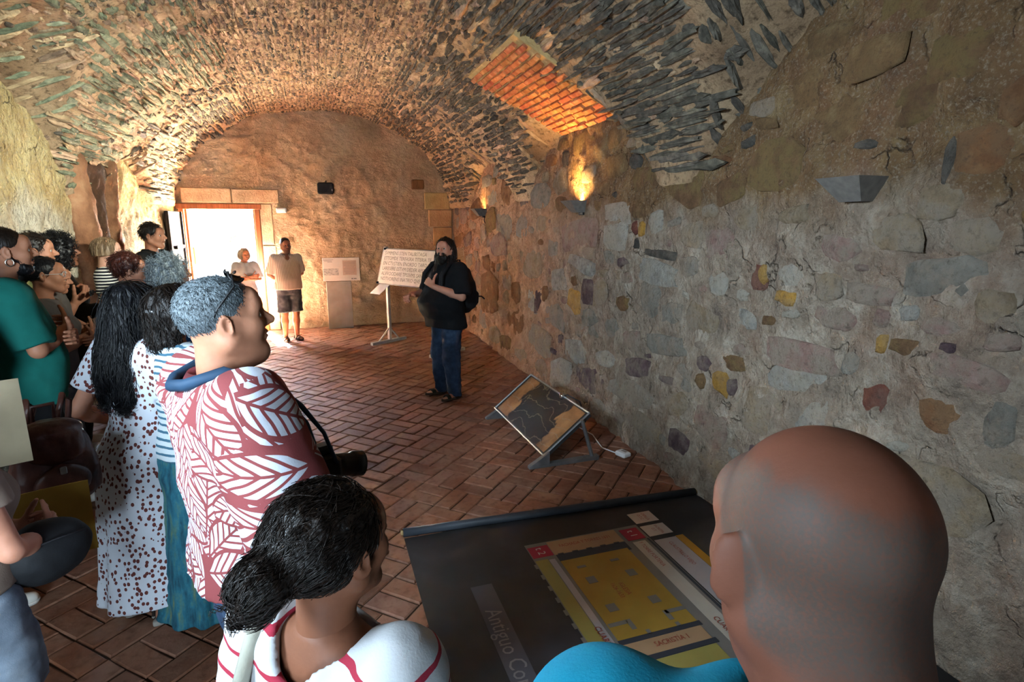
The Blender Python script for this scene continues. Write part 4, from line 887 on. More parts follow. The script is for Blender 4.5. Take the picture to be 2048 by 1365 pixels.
def person(label, pos, hd, H=1.72, fem=0, bw=1., bd=1., limb=1., belly=0., yaw=0, pitch=0, roll=0, hs=1., armL='down', armR='down', tone='mid', top=None, bottom=None, shoes=None, hair=None, face=None, res=.011, hres=.005, spread=0., eyes=True, hands=True, legs=True, seed=0, extra=None, neckfwd=0., lean=0., side=0., skinmat=None):
    g = H/1.72; T = (TORF if fem else TORM).copy(); T[:, 1] *= bw; T[:, 2] *= bd; sh = (.155 if fem else .178)*(.5+.5*bw); lim = limb
    if belly: w_ = np.exp(-((T[:, 0]-1.04)/.14)**2)*belly; T[:, 2] += w_*.6; T[:, 3] += w_*.5; T[:, 1] += w_*.25
    arms = {}
    for s, a in ((-1, armL), (1, armR)): arms[s] = arm(a, s) if isinstance(a, str) else a
    S = {s: np.array((s*sh, -.012, 1.385)) for s in (-1, 1)}
    Hc = np.array((0, .020+neckfwd, 1.605)); Rh = np.array(Euler((R(pitch), R(roll), R(yaw)), 'XYZ').to_matrix())
    hp = {s: np.array((s*.088*(.5+.5*bw), -.005, .88)) for s in (-1, 1)}; kn = {s: np.array((s*(.092+spread*.5), .012, .48)) for s in (-1, 1)}; an = {s: np.array((s*(.095+spread), -.035, .085)) for s in (-1, 1)}
    if callable(skinmat): skinmat = skinmat(Rh, Hc, g, hs)
    # --- body
    F = Field((-.46, -.40, -.0), (.46, .46, 1.56), res)
    o = -.008; F.tube(T[:, 0], T[:, 1]+o, T[:, 2]+o, 0, T[:, 3], .03, 2.3)
    F.cone((-sh*.9, -.015, 1.375), (sh*.9, -.015, 1.375), .050, .050, .06); F.cone((0, -.02, 1.38), Hc+Rh@np.array((0, -.03, -.06)), .058*(1-.1*fem), .050*(1-.1*fem), .03)
    for s in (-1, 1):
        e, w_ = np.array(arms[s][0]), np.array(arms[s][1]); a = .92 if fem else 1.
        F.cone(S[s], e, .050*lim*a, .038*lim*a, .025); F.cone(e, e+(w_-e)*.35, .037*lim*a, .040*lim*a, .015); F.cone(e+(w_-e)*.35, w_, .040*lim*a, .0265*a*(.6+.4*lim), .012)
        if legs:
            c = .8 if bottom and bottom.get('kind', 'legs') == 'legs' and bottom.get('cut', .03) < .3 else 1.
            F.cone(hp[s], kn[s], .086*lim*c, .054*lim*c, .03); F.cone(kn[s], kn[s]+(an[s]-kn[s])*.35+np.array((0, -.012, 0)), .052*lim*c, .056*lim*c, .03); F.cone(kn[s]+(an[s]-kn[s])*.35+np.array((0, -.012, 0)), an[s], .056*lim*c, .036, .03)
            F.cone(an[s]+np.array((0, -.01, -.04)), an[s]+np.array((s*.02, .10, -.055)), .036, .030, .03); F.cone(an[s]+np.array((s*.02, .10, -.055)), an[s]+np.array((s*.028, .165, -.062)), .030, .022, .02)
    parts = [F.mesh()]; hf = head_field(hres, face or {}); V, q = hf.mesh(); Vh = V.copy(); parts.append(((V*hs)@Rh.T+Hc, q))
    if hands:
        for s in (-1, 1):
            e, w_, d, n, t, cu = arms[s][:6]; w_ = np.array(w_); G = Field(w_-.21, w_+.21, max(hres, .0048)); hand(G, w_, d, n, t, cu, .98 if fem else 1.06, .2 if len(arms[s]) < 7 else arms[s][6]); G.cone(w_-(w_-np.array(e))*.25, w_, .0285*(.6+.4*lim), .0255, .01); parts.append(G.mesh())
    V = np.concatenate([p[0] for p in parts]); n0 = np.cumsum([0]+[len(p[0]) for p in parts]); Q = np.concatenate([p[1]+n0[i] for i, p in enumerate(parts)])
    mi = np.zeros(len(Q), int); hq = parts[1][1]; c = Vh[hq].mean(1); lip = (np.abs(c[:, 0]) < .024) & (c[:, 2] > -.070) & (c[:, 2] < -.0465) & (c[:, 1] > .086); mi[len(parts[0][1]):len(parts[0][1])+len(hq)][lip] = 1
    root = link('person', mesh_np('person', V*g, [Q], list(skinmat or skin(tone)), mi)); root.location = (pos[0], pos[1], 0); root.rotation_euler = (R(-lean), R(side), R(hd-90)); tag(root, label, 'person')
    HT = lambda v: ((np.asarray(v)*hs)@Rh.T+Hc)*g
    if eyes:
        for s in (-1, 1):
            e = link('eye', EYE, root); e.location = HT(np.array((s*.031, .0735, .003))); e.scale = (.0128*g*hs,)*3; e.rotation_euler = Euler((R(pitch), R(roll), R(yaw)), 'XYZ')
    def cloth(name, Fd, m, amp=.006, fr=(7, 7, 3), sm=1, sd=0):
        V, q = Fd.mesh(); V = relax(V, q, sm); N = vnormals(V, q); V = V+N*(amp*fbm(V*np.array(fr)+seed*3.1, 3, 50+sd+seed)+amp*.5*fbm(V*np.array(fr)*np.array((1, 1, 4.))+9, 2, 70+seed))[:, None]
        return link(name, mesh_np(name, V*g, [q], m if isinstance(m, list) else [m]), root)
    if top:
        z0 = top['flare'][0][0] if top.get('flare') else top.get('hem', .86); oo = top.get('o', .018); lo = top.get('loose', 0.); cr = res*.95
        Fd = Field((-.5, -.45, max(0, z0-.05)), (.5, .5, 1.56), cr); t = T[(T[:, 0] >= z0-.15)].copy()
        if z0 < .82: t = np.concatenate([[(z0-.02, T[0, 1]*1.0, T[0, 2], T[0, 3])], t])
        if lo: k_ = np.clip((1.25-t[:, 0])/.25, 0, 1); t[:, 1] = np.maximum(t[:, 1], T[5, 1]*k_+lo*k_*.4); t[:, 2] = np.maximum(t[:, 2], (T[5, 2]+lo)*k_)
        if top.get('flare'): 
            fl = np.array(top['flare'], float); t = t[t[:, 0] > fl[-1, 0]+.02]; t = np.concatenate([np.c_[fl[:, 0], fl[:, 1]-oo, fl[:, 2]-oo, fl[:, 3]], t]); nf = top.get('nf', 9); z1 = fl[-1, 0]; dz = max(z1-fl[0, 0], .05)
            fold = lambda th, z: 1+np.clip((z1-z)/dz, 0, 1)*.075*np.sin(nf*th+3*np.sin(2*th+seed)+seed)
        else: fold = None
        Fd.tube(t[:, 0], t[:, 1]+oo, t[:, 2]+oo, 0, t[:, 3], .03, 2.3, fold); Fd.cone((-sh*.92, -.015, 1.378), (sh*.92, -.015, 1.378), .048+oo, .048+oo, .06)
        if fem and top.get('bust', 1):
            for s in (-1, 1): Fd.ell((s*.07, T[5, 2]*.75, 1.235), (.068, .062, .068), .05)
        sl = top.get('sleeve', .6)
        if sl > 0:
            for s in (-1, 1):
                e, w_ = np.array(arms[s][0]), np.array(arms[s][1]); so = oo+top.get('sloose', .008)
                if sl <= 1: Fd.cone(S[s], S[s]+(e-S[s])*sl, .050*lim+so, (.050-.011*sl)*lim+so*1.15, .03, end=True)
                else: Fd.cone(S[s], e, .050*lim+so, .040*lim+so, .03); Fd.cone(e, e+(w_-e)*(sl-1), .042*lim+so, .03*lim+so, .02, end=True)
        if not top.get('flare'): Fd.cut((0, 0, -1), -z0)
        nr = top.get('neck', .070); Fd.cone((0, -.025, 1.40+top.get('nz', .03)), (0, .02, 1.62), nr, nr+.02, .012, True)
        if top.get('vneck'): Fd.cone((0, .03, 1.46), (0, .16, 1.36-top['vneck']), .06, .025, .0, True)
        if top.get('open_back'): Fd.ell((0, -.12, 1.44), (.12, .09, .07), .01, True)
        cloth(top.get('name', 'shirt'), Fd, top['m'], top.get('amp', .007), top.get('fr', (7, 7, 3)), 3)
        if top.get('collar'):
            mb = MB(); n = 22; a = np.linspace(-math.pi*.5+.35, math.pi*1.5-.35, n); cz = 1.445
            r0 = .072; I = np.stack([r0*np.cos(a+math.pi), -.022+r0*1.0*-np.sin(a), cz+.030-.028*(-np.sin(a) > .3)*(-np.sin(a))], 1); O = np.stack([(r0+.03)*np.cos(a+math.pi), -.02+(r0+.034)*-np.sin(a), cz-.022-.03*np.clip(-np.sin(a), 0, 1)], 1); B = np.stack([(r0-.003)*np.cos(a+math.pi), -.022-(r0-.003)*np.sin(a), np.full(n, cz-.03)], 1)
            q = [(i, i+1, n+i+1, n+i) for i in range(n-1)]+[(2*n+i, 2*n+i+1, i+1, i) for i in range(n-1)]; mb.add(np.concatenate([I, O, B])*g, q); c_ = mb.build('collar', top['collar'], root, True); sm_ = c_.modifiers.new('thick', 'SOLIDIFY'); sm_.thickness = .005
    if bottom:
        kind = bottom.get('kind', 'legs'); cz = bottom.get('cut', .03); oo = bottom.get('o', .012)
        Fd = Field((-.42, -.36, max(0., cz-.06)), (.42, .36, 1.08), res*.95)
        if kind == 'legs':
            t = T[T[:, 0] < 1.1]; Fd.tube(t[:, 0], t[:, 1]+oo*.3, t[:, 2]+oo*.3, 0, t[:, 3], .03, 2.3); Fd.cut((0, 0, 1), bottom.get('waist', .93))
            for s in (-1, 1):
                w_ = bottom.get('wide', 0.); top_k = kn[s]
                Fd.cone(hp[s], kn[s], .088*lim+oo, .060*lim+oo+w_, .03); Fd.cone(kn[s], an[s]+np.array((0, 0, -.03)), .060*lim+oo+w_, .046+oo+w_, .02)
            Fd.cut((0, 0, -1), -cz)
        else:
            pf = np.array(bottom['prof'], float); nf = bottom.get('nf', 11); z1, z0_ = pf[-1, 0], pf[0, 0]
            Fd.tube(pf[:, 0], pf[:, 1], pf[:, 2], 0, pf[:, 3], .01, 2., lambda th, z: 1+np.clip((z1-z)/(z1-z0_), 0, 1)*.07*np.sin(nf*th+2.5*np.sin(2*th)+seed))
        cloth(bottom.get('name', 'trousers'), Fd, bottom['m'], bottom.get('amp', .008), bottom.get('fr', (9, 9, 7)), 1, 5)
    if shoes:
        for s in (-1, 1):
            a = an[s]; Fd = Field(a+np.array((-.1, -.12, -.09)), a+np.array((.12, .26, .09)), .0065 if hres < .0055 else .009); x = a[0]; y = a[1]; kd = shoes.get('kind', 'shoe'); dx = s*.025
            if kd == 'shoe':
                Fd.cone((x, y-.015, .050), (x+dx*.8, y+.10, .038), .044, .042, .02).cone((x+dx*.8, y+.10, .038), (x+dx*1.15, y+.175, .034), .042, .032, .02).cone((x, y-.015, .05), (x, y-.005, .10), .043, .042, .02)
                Fd.cut((0, 0, -1), -.018); Fd.cut((0, .28, 1), .108)
                V, q = Fd.mesh(); link('shoe', mesh_np('shoe', V*g, [q], [shoes['m']]), root)
            else:
                for zz in (0, 1): Fd.put(*(lambda sl, xx, yy, z3: (sl, np.maximum(np.maximum((np.sqrt(((xx-x-dx*np.clip((yy-y)/.16, 0, 1.2))/.043)**2+((yy-y-.065)/.135)**2)-1)*.043, z3-.032), .006-z3), 0.))(*Fd.blk(a-.14, a+.26, 0)))
                for y0, y1, zz, r_ in shoes.get('straps', ((.085, .085, .058, .046),)):
                    for q in range(7):
                        b = math.pi*q/6; b2 = math.pi*(q+1)/6
                        if q < 6: Fd.cone((x+dx*y0/.16+math.cos(b)*r_, y+y0, .022+math.sin(b)*(zz-.010)), (x+dx*y0/.16+math.cos(b2)*r_, y+y1, .022+math.sin(b2)*(zz-.010)), .0085, .0085, .004)
                V, q = Fd.mesh(); link('sandal', mesh_np('sandal', V*g, [q], [shoes['m'], shoes.get('sole', shoes['m'])], (V[q].mean(1)[:, 2] < .034).astype(int)), root)
            if shoes.get('sole') and kd == 'shoe':
                Fs = Field(a+np.array((-.1, -.12, -.09)), a+np.array((.12, .26, .09)), .007); Fs.cone((x, y-.015, .03), (x+dx*.8, y+.10, .03), .047, .046, .02).cone((x+dx*.8, y+.10, .03), (x+dx*1.15, y+.175, .03), .046, .037, .02); Fs.cut((0, 0, -1), -.0).cut((0, 0, 1), .026); V, q = Fs.mesh(); link('sole', mesh_np('sole', V*g, [q], [shoes['sole']]), root)
            if shoes.get('sock'):
                Fs = Field(a+np.array((-.1, -.1, -.06)), a+np.array((.1, .1, .12)), .007); Fs.cone(a, a+np.array((0, .005, .075)), .043, .044, .01, end=True); V, q = Fs.mesh(); link('sock', mesh_np('sock', V*g, [q], [shoes['sock']]), root)
    if hair:
        for hr in (hair if isinstance(hair, list) else [hair]): build_hair(root, hr, HT, g, hres, seed)
    if extra: extra(root, HT, g, Rh, Hc)
    return root, HT, g
def build_hair(root, P, HT, g, hres, seed):
    h = P.get('h', hres); lo, hi = P.get('lo', (-.15, -.19, -.2)), P.get('hi', (.15, .15, .18)); F = Field(lo, hi, h)
    for pr in P['prims']:
        if pr[0] == 'e': F.ell(pr[1], pr[2], pr[3] if len(pr) > 3 else .025)
        elif pr[0] == 'c': F.cone(pr[1], pr[2], pr[3], pr[4], pr[5] if len(pr) > 5 else .025)
    if P.get('amp'): F.noise(P['amp'], P.get('fr', (60, 60, 20)), 3, seed)
    for pr in P.get('cuts', ()):
        if pr[0] == 'p': F.cut(pr[1], pr[2])
        elif pr[0] == 'e': F.ell(pr[1], pr[2], pr[3] if len(pr) > 3 else .004, True)
    V, q = F.mesh(); V = relax(V, q, P.get('sm', 1)); b = MB(); b.add(V, q)
    ns = P.get('n', 0)
    if ns:
        N = vnormals(V, q); kd = KDTree(len(V)); [kd.insert(Vector(p), i) for i, p in enumerate(V)]; kd.balance(); rg = random.Random(seed); fl = P.get('flow', (0, -.6, -1)); L = P.get('len', .05); st = P.get('steps', 5); r0 = P.get('r', .0022); cu = P.get('curl', 0.); lift = P.get('lift', .15)
        for _ in range(ns):
            i = rg.randrange(len(V)); p = V[i].astype(float)
            if P.get('zmin') is not None and p[2] < P['zmin']: continue
            d = np.array(fl(p) if callable(fl) else fl, float)+np.array([rg.gauss(0, .25) for _ in range(3)]); pts = [p-N[i]*.002]; ph = rg.uniform(0, 6.28); u = np.array([rg.gauss(0, 1) for _ in range(3)])
            for s in range(st):
                c, ix, ds = kd.find(Vector(p)); n = N[ix]; t = d-n*(d@n); t /= np.linalg.norm(t)+1e-6; t = t+n*lift; p = p+t/np.linalg.norm(t)*L/st
                if cu: a = ph+s*1.7; p = p+(np.cross(t, u)*math.cos(a)+u*math.sin(a))*cu
                pts.append(p.copy())
            b.tube(pts, np.linspace(r0, r0*.35, len(pts)), 3, 0, False)
    F_ = []
    me = b.mesh(P.get('name', 'hair'), [P['m']], True); co = np.empty(len(me.vertices)*3, np.float32); me.vertices.foreach_get('co', co); me.vertices.foreach_set('co', HT(co.reshape(-1, 3)).astype(np.float32).ravel()); me.update()
    return link(P.get('name', 'hair'), me, root)
BROW = [('c', (s*.014, .0865, .026), (s*.046, .071, .026), .0045, .003, .003) for s in (-1, 1)]
CAP = [('e', (0, -.022, .036), (.083, .101, .089))]
def hairline(a=.022): return [('p', (0, .80, -.60), a), ('p', (0, -.35, -1), .075), ('e', (.082, -.004, -.012), (.018, .026, .036)), ('e', (-.082, -.004, -.012), (.018, .026, .036))]
def short(m, t=1., n=500, **k): return dict(dict(m=HM[m], prims=[('e', (0, -.022, .036), (.079+.004*t, .097+.004*t, .085+.005*t))], cuts=hairline(), amp=k.pop('amp', .003*t), fr=(70, 70, 50), n=n, len=.022*t, steps=3, r=.0018, flow=lambda p: (p[0]*3, .2-p[2]*4, -.4), lift=.5), **k)
def brows(m): return dict(name='eyebrows', m=HM[m], prims=BROW, h=.0032, lo=(-.07, .04, 0), hi=(.07, .11, .05), sm=0)

# ------------------------------------------------------------------ cloth
def cloth_mat(name, col, rough=.9): return M(name, [col], 14, rough, .35, 260, .002)
def stripes(name, a, b, per, duty, off=0., axis=2, wob=.004):
    t = NT(name); v = t.obj(); c = t.n('SeparateXYZ', i_0=v).outputs[axis]; z = t.math('ADD', c, t.math('MULTIPLY_ADD', t.noise(v, 9, 3), wob*2, -wob+off))
    f = t.math('LESS_THAN', t.math('FRACT', t.math('DIVIDE', z, per)), duty); return t.done(t.mix(f, hx(a), hx(b)), .9, t.bump(t.noise(v, 240, 3), .25, .002))
def dots(name, a, b, scale, size):
    t = NT(name); v = t.obj((1, 1, .75)); vo = t.n('TexVoronoi', i_Vector=v, i_Scale=scale, i_Randomness=.75); n = t.math('MULTIPLY_ADD', t.noise(v, scale*1.6, 3), .22, -.11)
    f = t.math('LESS_THAN', t.math('ADD', vo.outputs['Distance'], n), size); return t.done(t.mix(f, hx(a), hx(b)), .9, t.bump(t.noise(v, 60, 4), .25, .004))
def leafprint(name, base, leaf):
    t = NT(name); s = t.n('SeparateXYZ', i_0=t.obj()); x, y, z = s.outputs
    th = t.math('MULTIPLY', t.math('ARCTAN2', x, y), .25); uv = t.n('CombineXYZ', i_0=th, i_1=z).outputs[0]; f = None; warp = t.n('TexNoise', i_Vector=uv, i_Scale=7.); wv = t.n('VectorMath', operation='SCALE', i_0=warp.outputs['Color'], i_3=.05) if False else None
    for k, (sc, off) in enumerate(((6.2, (0, 0, 0)), (5.6, (3.3, 1.7, 0)), (7.0, (7.1, 4.2, 0)))):
        p = t.n('Mapping', i_Vector=uv, i_Location=off).outputs[0]; vo = t.n('TexVoronoi', voronoi_dimensions='2D', i_Vector=p, i_Scale=sc, i_Randomness=.8)
        d = t.n('VectorMath', operation='SUBTRACT', i_0=p, i_1=vo.outputs['Position']).outputs[0]; ang = t.math('MULTIPLY', t.n('SeparateColor', i_0=vo.outputs['Color']).outputs[0], 6.28)
        r = t.n('VectorRotate', rotation_type='Z_AXIS', i_Vector=d, i_Angle=ang).outputs[0]; q = t.n('SeparateXYZ', i_0=r); u, v = q.outputs[0], t.math('ABSOLUTE', q.outputs[1]); u = t.math('ADD', u, t.math('MULTIPLY_ADD', warp.outputs['Fac'], .03, -.015))
        bars = t.math('GREATER_THAN', t.math('SINE', t.math('MULTIPLY', t.math('ADD', u, t.math('MULTIPLY', v, -1.1)), 215)), -.5)
        shape = t.math('LESS_THAN', t.math('ADD', t.math('MULTIPLY', t.math('POWER', t.math('ABSOLUTE', u), 2.), 95.), t.math('MULTIPLY', v, 17.)), 1.0 if k == 0 else .85)
        edge = t.math('LESS_THAN', t.math('ADD', t.math('MULTIPLY', t.math('POWER', t.math('ABSOLUTE', u), 2.), 80.), t.math('MULTIPLY', v, 14.5)), 1.0 if k == 0 else .87)
        rib = t.math('GREATER_THAN', v, .0035); g = t.math('MULTIPLY', t.math('MULTIPLY', bars, shape), rib)
        f = g if f is None else t.math('ADD', t.math('MULTIPLY', f, t.math('SUBTRACT', 1., edge)), g)
    return t.done(t.mix(f, hx(base), hx(leaf)), .9, t.bump(t.noise(t.obj(), 220, 3), .25, .002))
DENIM = M('blue_denim', ['182230', '24344a', '34475d'], 9, .9, .4, 300, .002); DENIMG = M('faded_denim', ['3a414c', '565f6c', '74808c'], 8, .9, .4, 300, .002)
LEATHER = M('brown_leather', ['24120e', '3d211b', '553429'], 10, .38, .4, 60, .004); SOLE = M('grey_sole', '77746c', rough=.8); SANDAL = M('brown_strap', ['2c1d14', '45301f'], 12, .6); WSHOE = M('white_shoe', 'bdbab2', rough=.7); BSHOE = M('black_shoe', '0d0d0f', rough=.6)
BLACKC = M('black_cotton', ['0b0c0e', '121417'], 8, .92, .4, 240, .002); GLASSM = M('spectacle_frame', '8a8378', rough=.25, metal=.6)
def glasses(m, up=0., dark=None, th=.0022):
    def f(root, HT, g, Rh, Hc):
        b = MB(); y0, z0 = (.104, .004) if not up else (.045, .118)
        for s in (-1, 1):
            a = np.linspace(0, 2*math.pi, 17); P = np.stack([s*.032+.022*np.cos(a), y0-.004-.010*np.abs(np.cos(a))*(np.cos(a)*s > 0), z0+.017*np.sin(a)], 1)
            if up: P = np.stack([s*.034+.024*np.cos(a), y0+.02*np.sin(a)*.8-.01*np.abs(np.cos(a)), z0-.012*np.sin(a)-.012*np.abs(np.cos(a))*(np.cos(a)*s > 0)], 1)
            b.tube(HT(P), th*g, 5, 0, False)
            if dark: b.poly(HT(P[:-1]), 1)
            b.tube(HT([(s*.054, y0-.012, z0+.004), (s*.078, .03, z0+.004 if not up else .095), (s*.080, -.02, .006 if not up else .045), (s*.078, -.035, -.012 if not up else .02)]), th*.9*g, 5)
        b.tube(HT([(-.010, y0, z0+.004), (0, y0+.004, z0+.007), (.010, y0, z0+.004)]), th*g, 5); b.build('glasses', [m]+([dark] if dark else []), root, True)
    return f
def frame_of(pos, hd): return dict(loc=(pos[0], pos[1], 0), rot=(0, 0, R(hd-90)))
def curly(m, r=.125, n=900, zc=.015, cutlow=None, **k):
    d = dict(m=HM[m], prims=[('e', (0, -.025, zc), (r, r*.98, r*.98)), ('e', (0, -.04, zc-.05), (r*.95, r*.85, r*.9))], cuts=[('e', (0, .105, -.035), (.068, .082, .105)), ('e', (0, .02, -.2), (.075, .075, .1))], amp=.010, fr=(48, 48, 48), n=n, len=.05, steps=7, r=.0024, curl=.007, flow=lambda p: (p[0]*8, p[1]*8, p[2]*8-.3), lift=.5, lo=(-.18, -.2, -.2), hi=(.18, .16, .2)); d.update(k); return d
def bobcut(m, drop=.115, w=.098, n=500, fringe=False, **k):
    d = dict(m=HM[m], prims=[('e', (0, -.022, .03), (.088, .106, .095)), ('e', (0, -.03, -.03), (w, .098, .115))], cuts=[('p', (0, .0, -1), drop), ('e', (0, .11, -.07 if fringe else -.045), (.064, .088, .10)), ('e', (0, .04, -.17), (.07, .08, .10))], amp=.004, fr=(80, 80, 8), n=n, len=.09, steps=5, r=.002, flow=(0, 0, -1), lift=.0, zmin=-drop+.07); d.update(k); return d

# ------------------------------------------------------------------ the guide
GP, GH = (1.24, 5.93), 203
TEE = dict(m=BLACKC, hem=.78, o=.024, loose=.03, sleeve=.92, sloose=.02, neck=.066, amp=.012, fr=(6, 6, 4))
person('long-haired bearded man in black t-shirt gesturing beside the inscription panel', GP, GH, 1.72, bw=1.22, bd=1.15, limb=1.12, belly=.15, yaw=28, pitch=2, tone='light', seed=1, spread=.03, lean=-2,
       armL=((-.30, .02, 1.13), (-.135, .26, 1.235), (.55, .25, .45), (.75, -.45, -.1), (-.2, .1, 1), 1.25, -.6), armR=((.30, .06, 1.12), (.16, .34, 1.13), (-.45, .9, -.15), (-.2, -.3, -.9), (-.8, .2, .5), 1.1),
       top=TEE, bottom=dict(m=DENIM, o=.016, wide=.012, amp=.012, cut=.035), shoes=dict(kind='sandal', m=M('dark_green_strap', '1b1d15', rough=.7), sole=M('cork_sole', '3a2f24', rough=.8), straps=((.03, .03, .062, .048), (.10, .10, .05, .05), (.115, .115, .05, .05), (.13, .13, .047, .049))), face=dict(fat=.7),
       hair=[dict(m=HM['dark'], prims=[('e', (0, -.024, .036), (.084, .104, .091)), ('c', (0, -.07, .0), (0, -.115, -.22), .075, .07), ('c', (-.075, -.03, -.02), (-.085, .02, -.24), .035, .03), ('c', (.075, -.03, -.02), (.085, .02, -.24), .035, .03), ('c', (-.08, .0, -.2), (-.09, .06, -.30), .03, .016), ('c', (.08, .0, -.2), (.09, .06, -.30), .03, .016)],
                  cuts=[('p', (0, .80, -.60), .026), ('e', (0, .09, -.06), (.06, .085, .12)), ('e', (0, .05, -.2), (.055, .1, .12))][1:] + [('e', (0, .095, .0), (.066, .06, .075))], amp=.008, fr=(30, 30, 14), n=700, len=.14, steps=7, r=.0026, curl=.003, flow=(0, .05, -1), lift=.05, lo=(-.16, -.22, -.36), hi=(.16, .14, .16)),
             dict(name='beard', m=HM['dark'], h=.0045, prims=[('e', (0, .045, -.098), (.052, .048, .045)), ('e', (0, .06, -.13), (.035, .03, .04)), ('e', (0, .078, -.090), (.034, .024, .018)), ('c', (-.062, .005, -.05), (-.035, .05, -.095), .018, .026), ('c', (.062, .005, -.05), (.035, .05, -.095), .018, .026), ('c', (-.026, .088, -.048), (.026, .088, -.048), .0065, .0065, .01), ('c', (-.03, .084, -.05), (-.036, .07, -.085), .008, .012), ('c', (.03, .084, -.05), (.036, .07, -.085), .008, .012)],
                  cuts=[('e', (0, .10, -.060), (.019, .03, .0065))], amp=.005, fr=(70, 70, 30), n=350, len=.03, steps=4, r=.0018, curl=.002, flow=(0, .4, -1), lift=.25, zmin=-.16), brows('dark')])
def soft(name, build, m, parent, lo, hi, h=.009, amp=.006, fr=(9, 9, 9), seed=0):
    F = Field(lo, hi, h); build(F); V, q = F.mesh(); V = relax(V, q, 1); N = vnormals(V, q); V = V+N*(amp*fbm(V*np.array(fr), 3, 90+seed))[:, None]; return link(name, mesh_np(name, V, [q], [m]), parent)
bp = empty('backpack', (GP[0], GP[1], 0), R(GH-90)); tag(bp, 'black backpack worn by the long-haired guide', 'backpack'); NYL = M('black_nylon', ['0a0b0d', '15171a'], 12, .7, .4, 120, .002)
soft('body', lambda F: F.tube([.92, .98, 1.1, 1.25, 1.38, 1.44], [.10, .15, .165, .155, .12, .05], [.05, .10, .115, .10, .07, .03], 0, [-.235, -.255, -.265, -.255, -.235, -.215], .02, 3), NYL, bp, (-.22, -.42, .88), (.22, -.08, 1.5))
soft('front_pocket', lambda F: F.tube([.97, 1.02, 1.12, 1.2], [.10, .13, .13, .08], [.02, .04, .04, .015], 0, [-.345, -.36, -.365, -.345], .02, 3), NYL, bp, (-.2, -.46, .92), (.2, -.28, 1.25), seed=3)
for s in (-1, 1):
    MB().tube([(s*.10, -.17, 1.42), (s*.135, -.07, 1.475), (s*.15, .03, 1.45), (s*.16, .125, 1.35), (s*.175, .145, 1.22), (s*.20, .09, 1.10), (s*.205, -.02, 1.02), (s*.15, -.18, .98)], [.018, .022, .024, .024, .022, .014, .012, .012], 8).build('strap', NYL, bp, True)
MB().tube([(-.03, -.2, 1.44), (-.02, -.21, 1.485), (.02, -.21, 1.485), (.03, -.2, 1.44)], .008, 6).build('handle', NYL, bp, True); MB().tube([(-.12, -.3, 1.1), (-.15, -.40, 1.09), (-.16, -.43, 1.06)], .008, 6).build('strap_end', NYL, bp, True)

# ------------------------------------------------------------------ visitors at the end door
person('man in striped short-sleeved shirt and denim shorts by the open door', (-.47, 9.72), -72, 1.64, bw=1.06, bd=1.1, limb=1.0, belly=.06, armL='behind', armR='behind', tone='tan', seed=2, hres=.006, res=.012, yaw=4, pitch=-3,
       top=dict(m=stripes('striped_shirt', 'd0c6be', 'a3948a', .022, .35, axis=0), hem=.88, o=.02, loose=.03, sleeve=.9, sloose=.014, amp=.010, vneck=.02, collar=cloth_mat('shirt_collar', 'cfc4bb')), bottom=dict(name='shorts', m=DENIMG, cut=.50, wide=.035, o=.02, amp=.01),
       shoes=dict(kind='sandal', m=SANDAL, sole=M('dark_sole', '2c2119'), straps=((-.03, -.03, .075, .044), (.05, .05, .06, .047), (.10, .10, .05, .048), (.125, .125, .047, .047))), face=dict(fat=.5), hair=[short('dark', .2, 250, len=.01), brows('dark')])
def sunspecs(root, HT, g, Rh, Hc):
    b = MB(); 
    for s in (-1, 1): b.lathe((s*.018*g, .155*g, 1.20*g), [(.0, -.003), (.017, -.002), (.017, .002), (0, .003)], 10, 0, rotm(math.pi/2+.2, 0, 0))
    b.tube([(-.03*g, .15*g, 1.2*g), (-.025*g, .145*g, 1.12*g)], .003, 5); b.build('sunglasses', BLACK, root)
person('woman with grey bob and crossed arms standing in the doorway', (-1.13, 10.25), -62, 1.47, fem=1, bw=1.08, bd=1.1, armL='crossed', armR='crossed', tone='tan', seed=3, hres=.006, res=.012, yaw=5, pitch=-4, extra=sunspecs,
       top=dict(m=cloth_mat('grey_blouse', '9aa0a4'), hem=.80, o=.02, loose=.02, sleeve=.98, sloose=.02, neck=.062, collar=cloth_mat('grey_blouse', '9aa0a4')), bottom=dict(name='skirt', kind='skirt', m=stripes('pleated_skirt', '8f8c88', '6e6a66', .03, .5, axis=0), prof=[(.28, .24, .20, 0), (.6, .21, .17, 0), (.9, .185, .14, -.01), (1.0, .15, .115, 0)], nf=16), shoes=dict(m=BSHOE),
       hair=[bobcut('bob', .105, .118), brows('saltpepper')])
person('woman with dark curly hair carrying a toddler in the bright courtyard', (-1.56, 12.5), -8, 1.71, fem=1, tone='light', seed=4, hres=.007, res=.014, armL='front', armR=((.23, .05, 1.15), (.02, .27, 1.12), (-.8, .4, .1), (0, -1, 0), (0, .2, 1), .6), pitch=-6, top=dict(m=cloth_mat('pale_top', 'c9c2bb'), hem=.82, sleeve=.7), bottom=dict(m=cloth_mat('pale_trousers', 'b9b2a8')), shoes=dict(m=BSHOE), hair=curly('dark', .112, 300, .03, h=.007))
rb = person('toddler with short brown hair held by the woman in the courtyard', (-1.36, 12.46), 170, .86, tone='light', seed=5, hs=1.5, hres=.007, res=.014, armL='front', armR='front', hands=False, top=dict(m=cloth_mat('red_top', 'a8383c'), sleeve=.5), bottom=dict(m=cloth_mat('toddler_shorts', '8a8f9a'), cut=.5), shoes=dict(m=WSHOE), hair=short('child', .6, 100))[0]; rb.location.z = .78

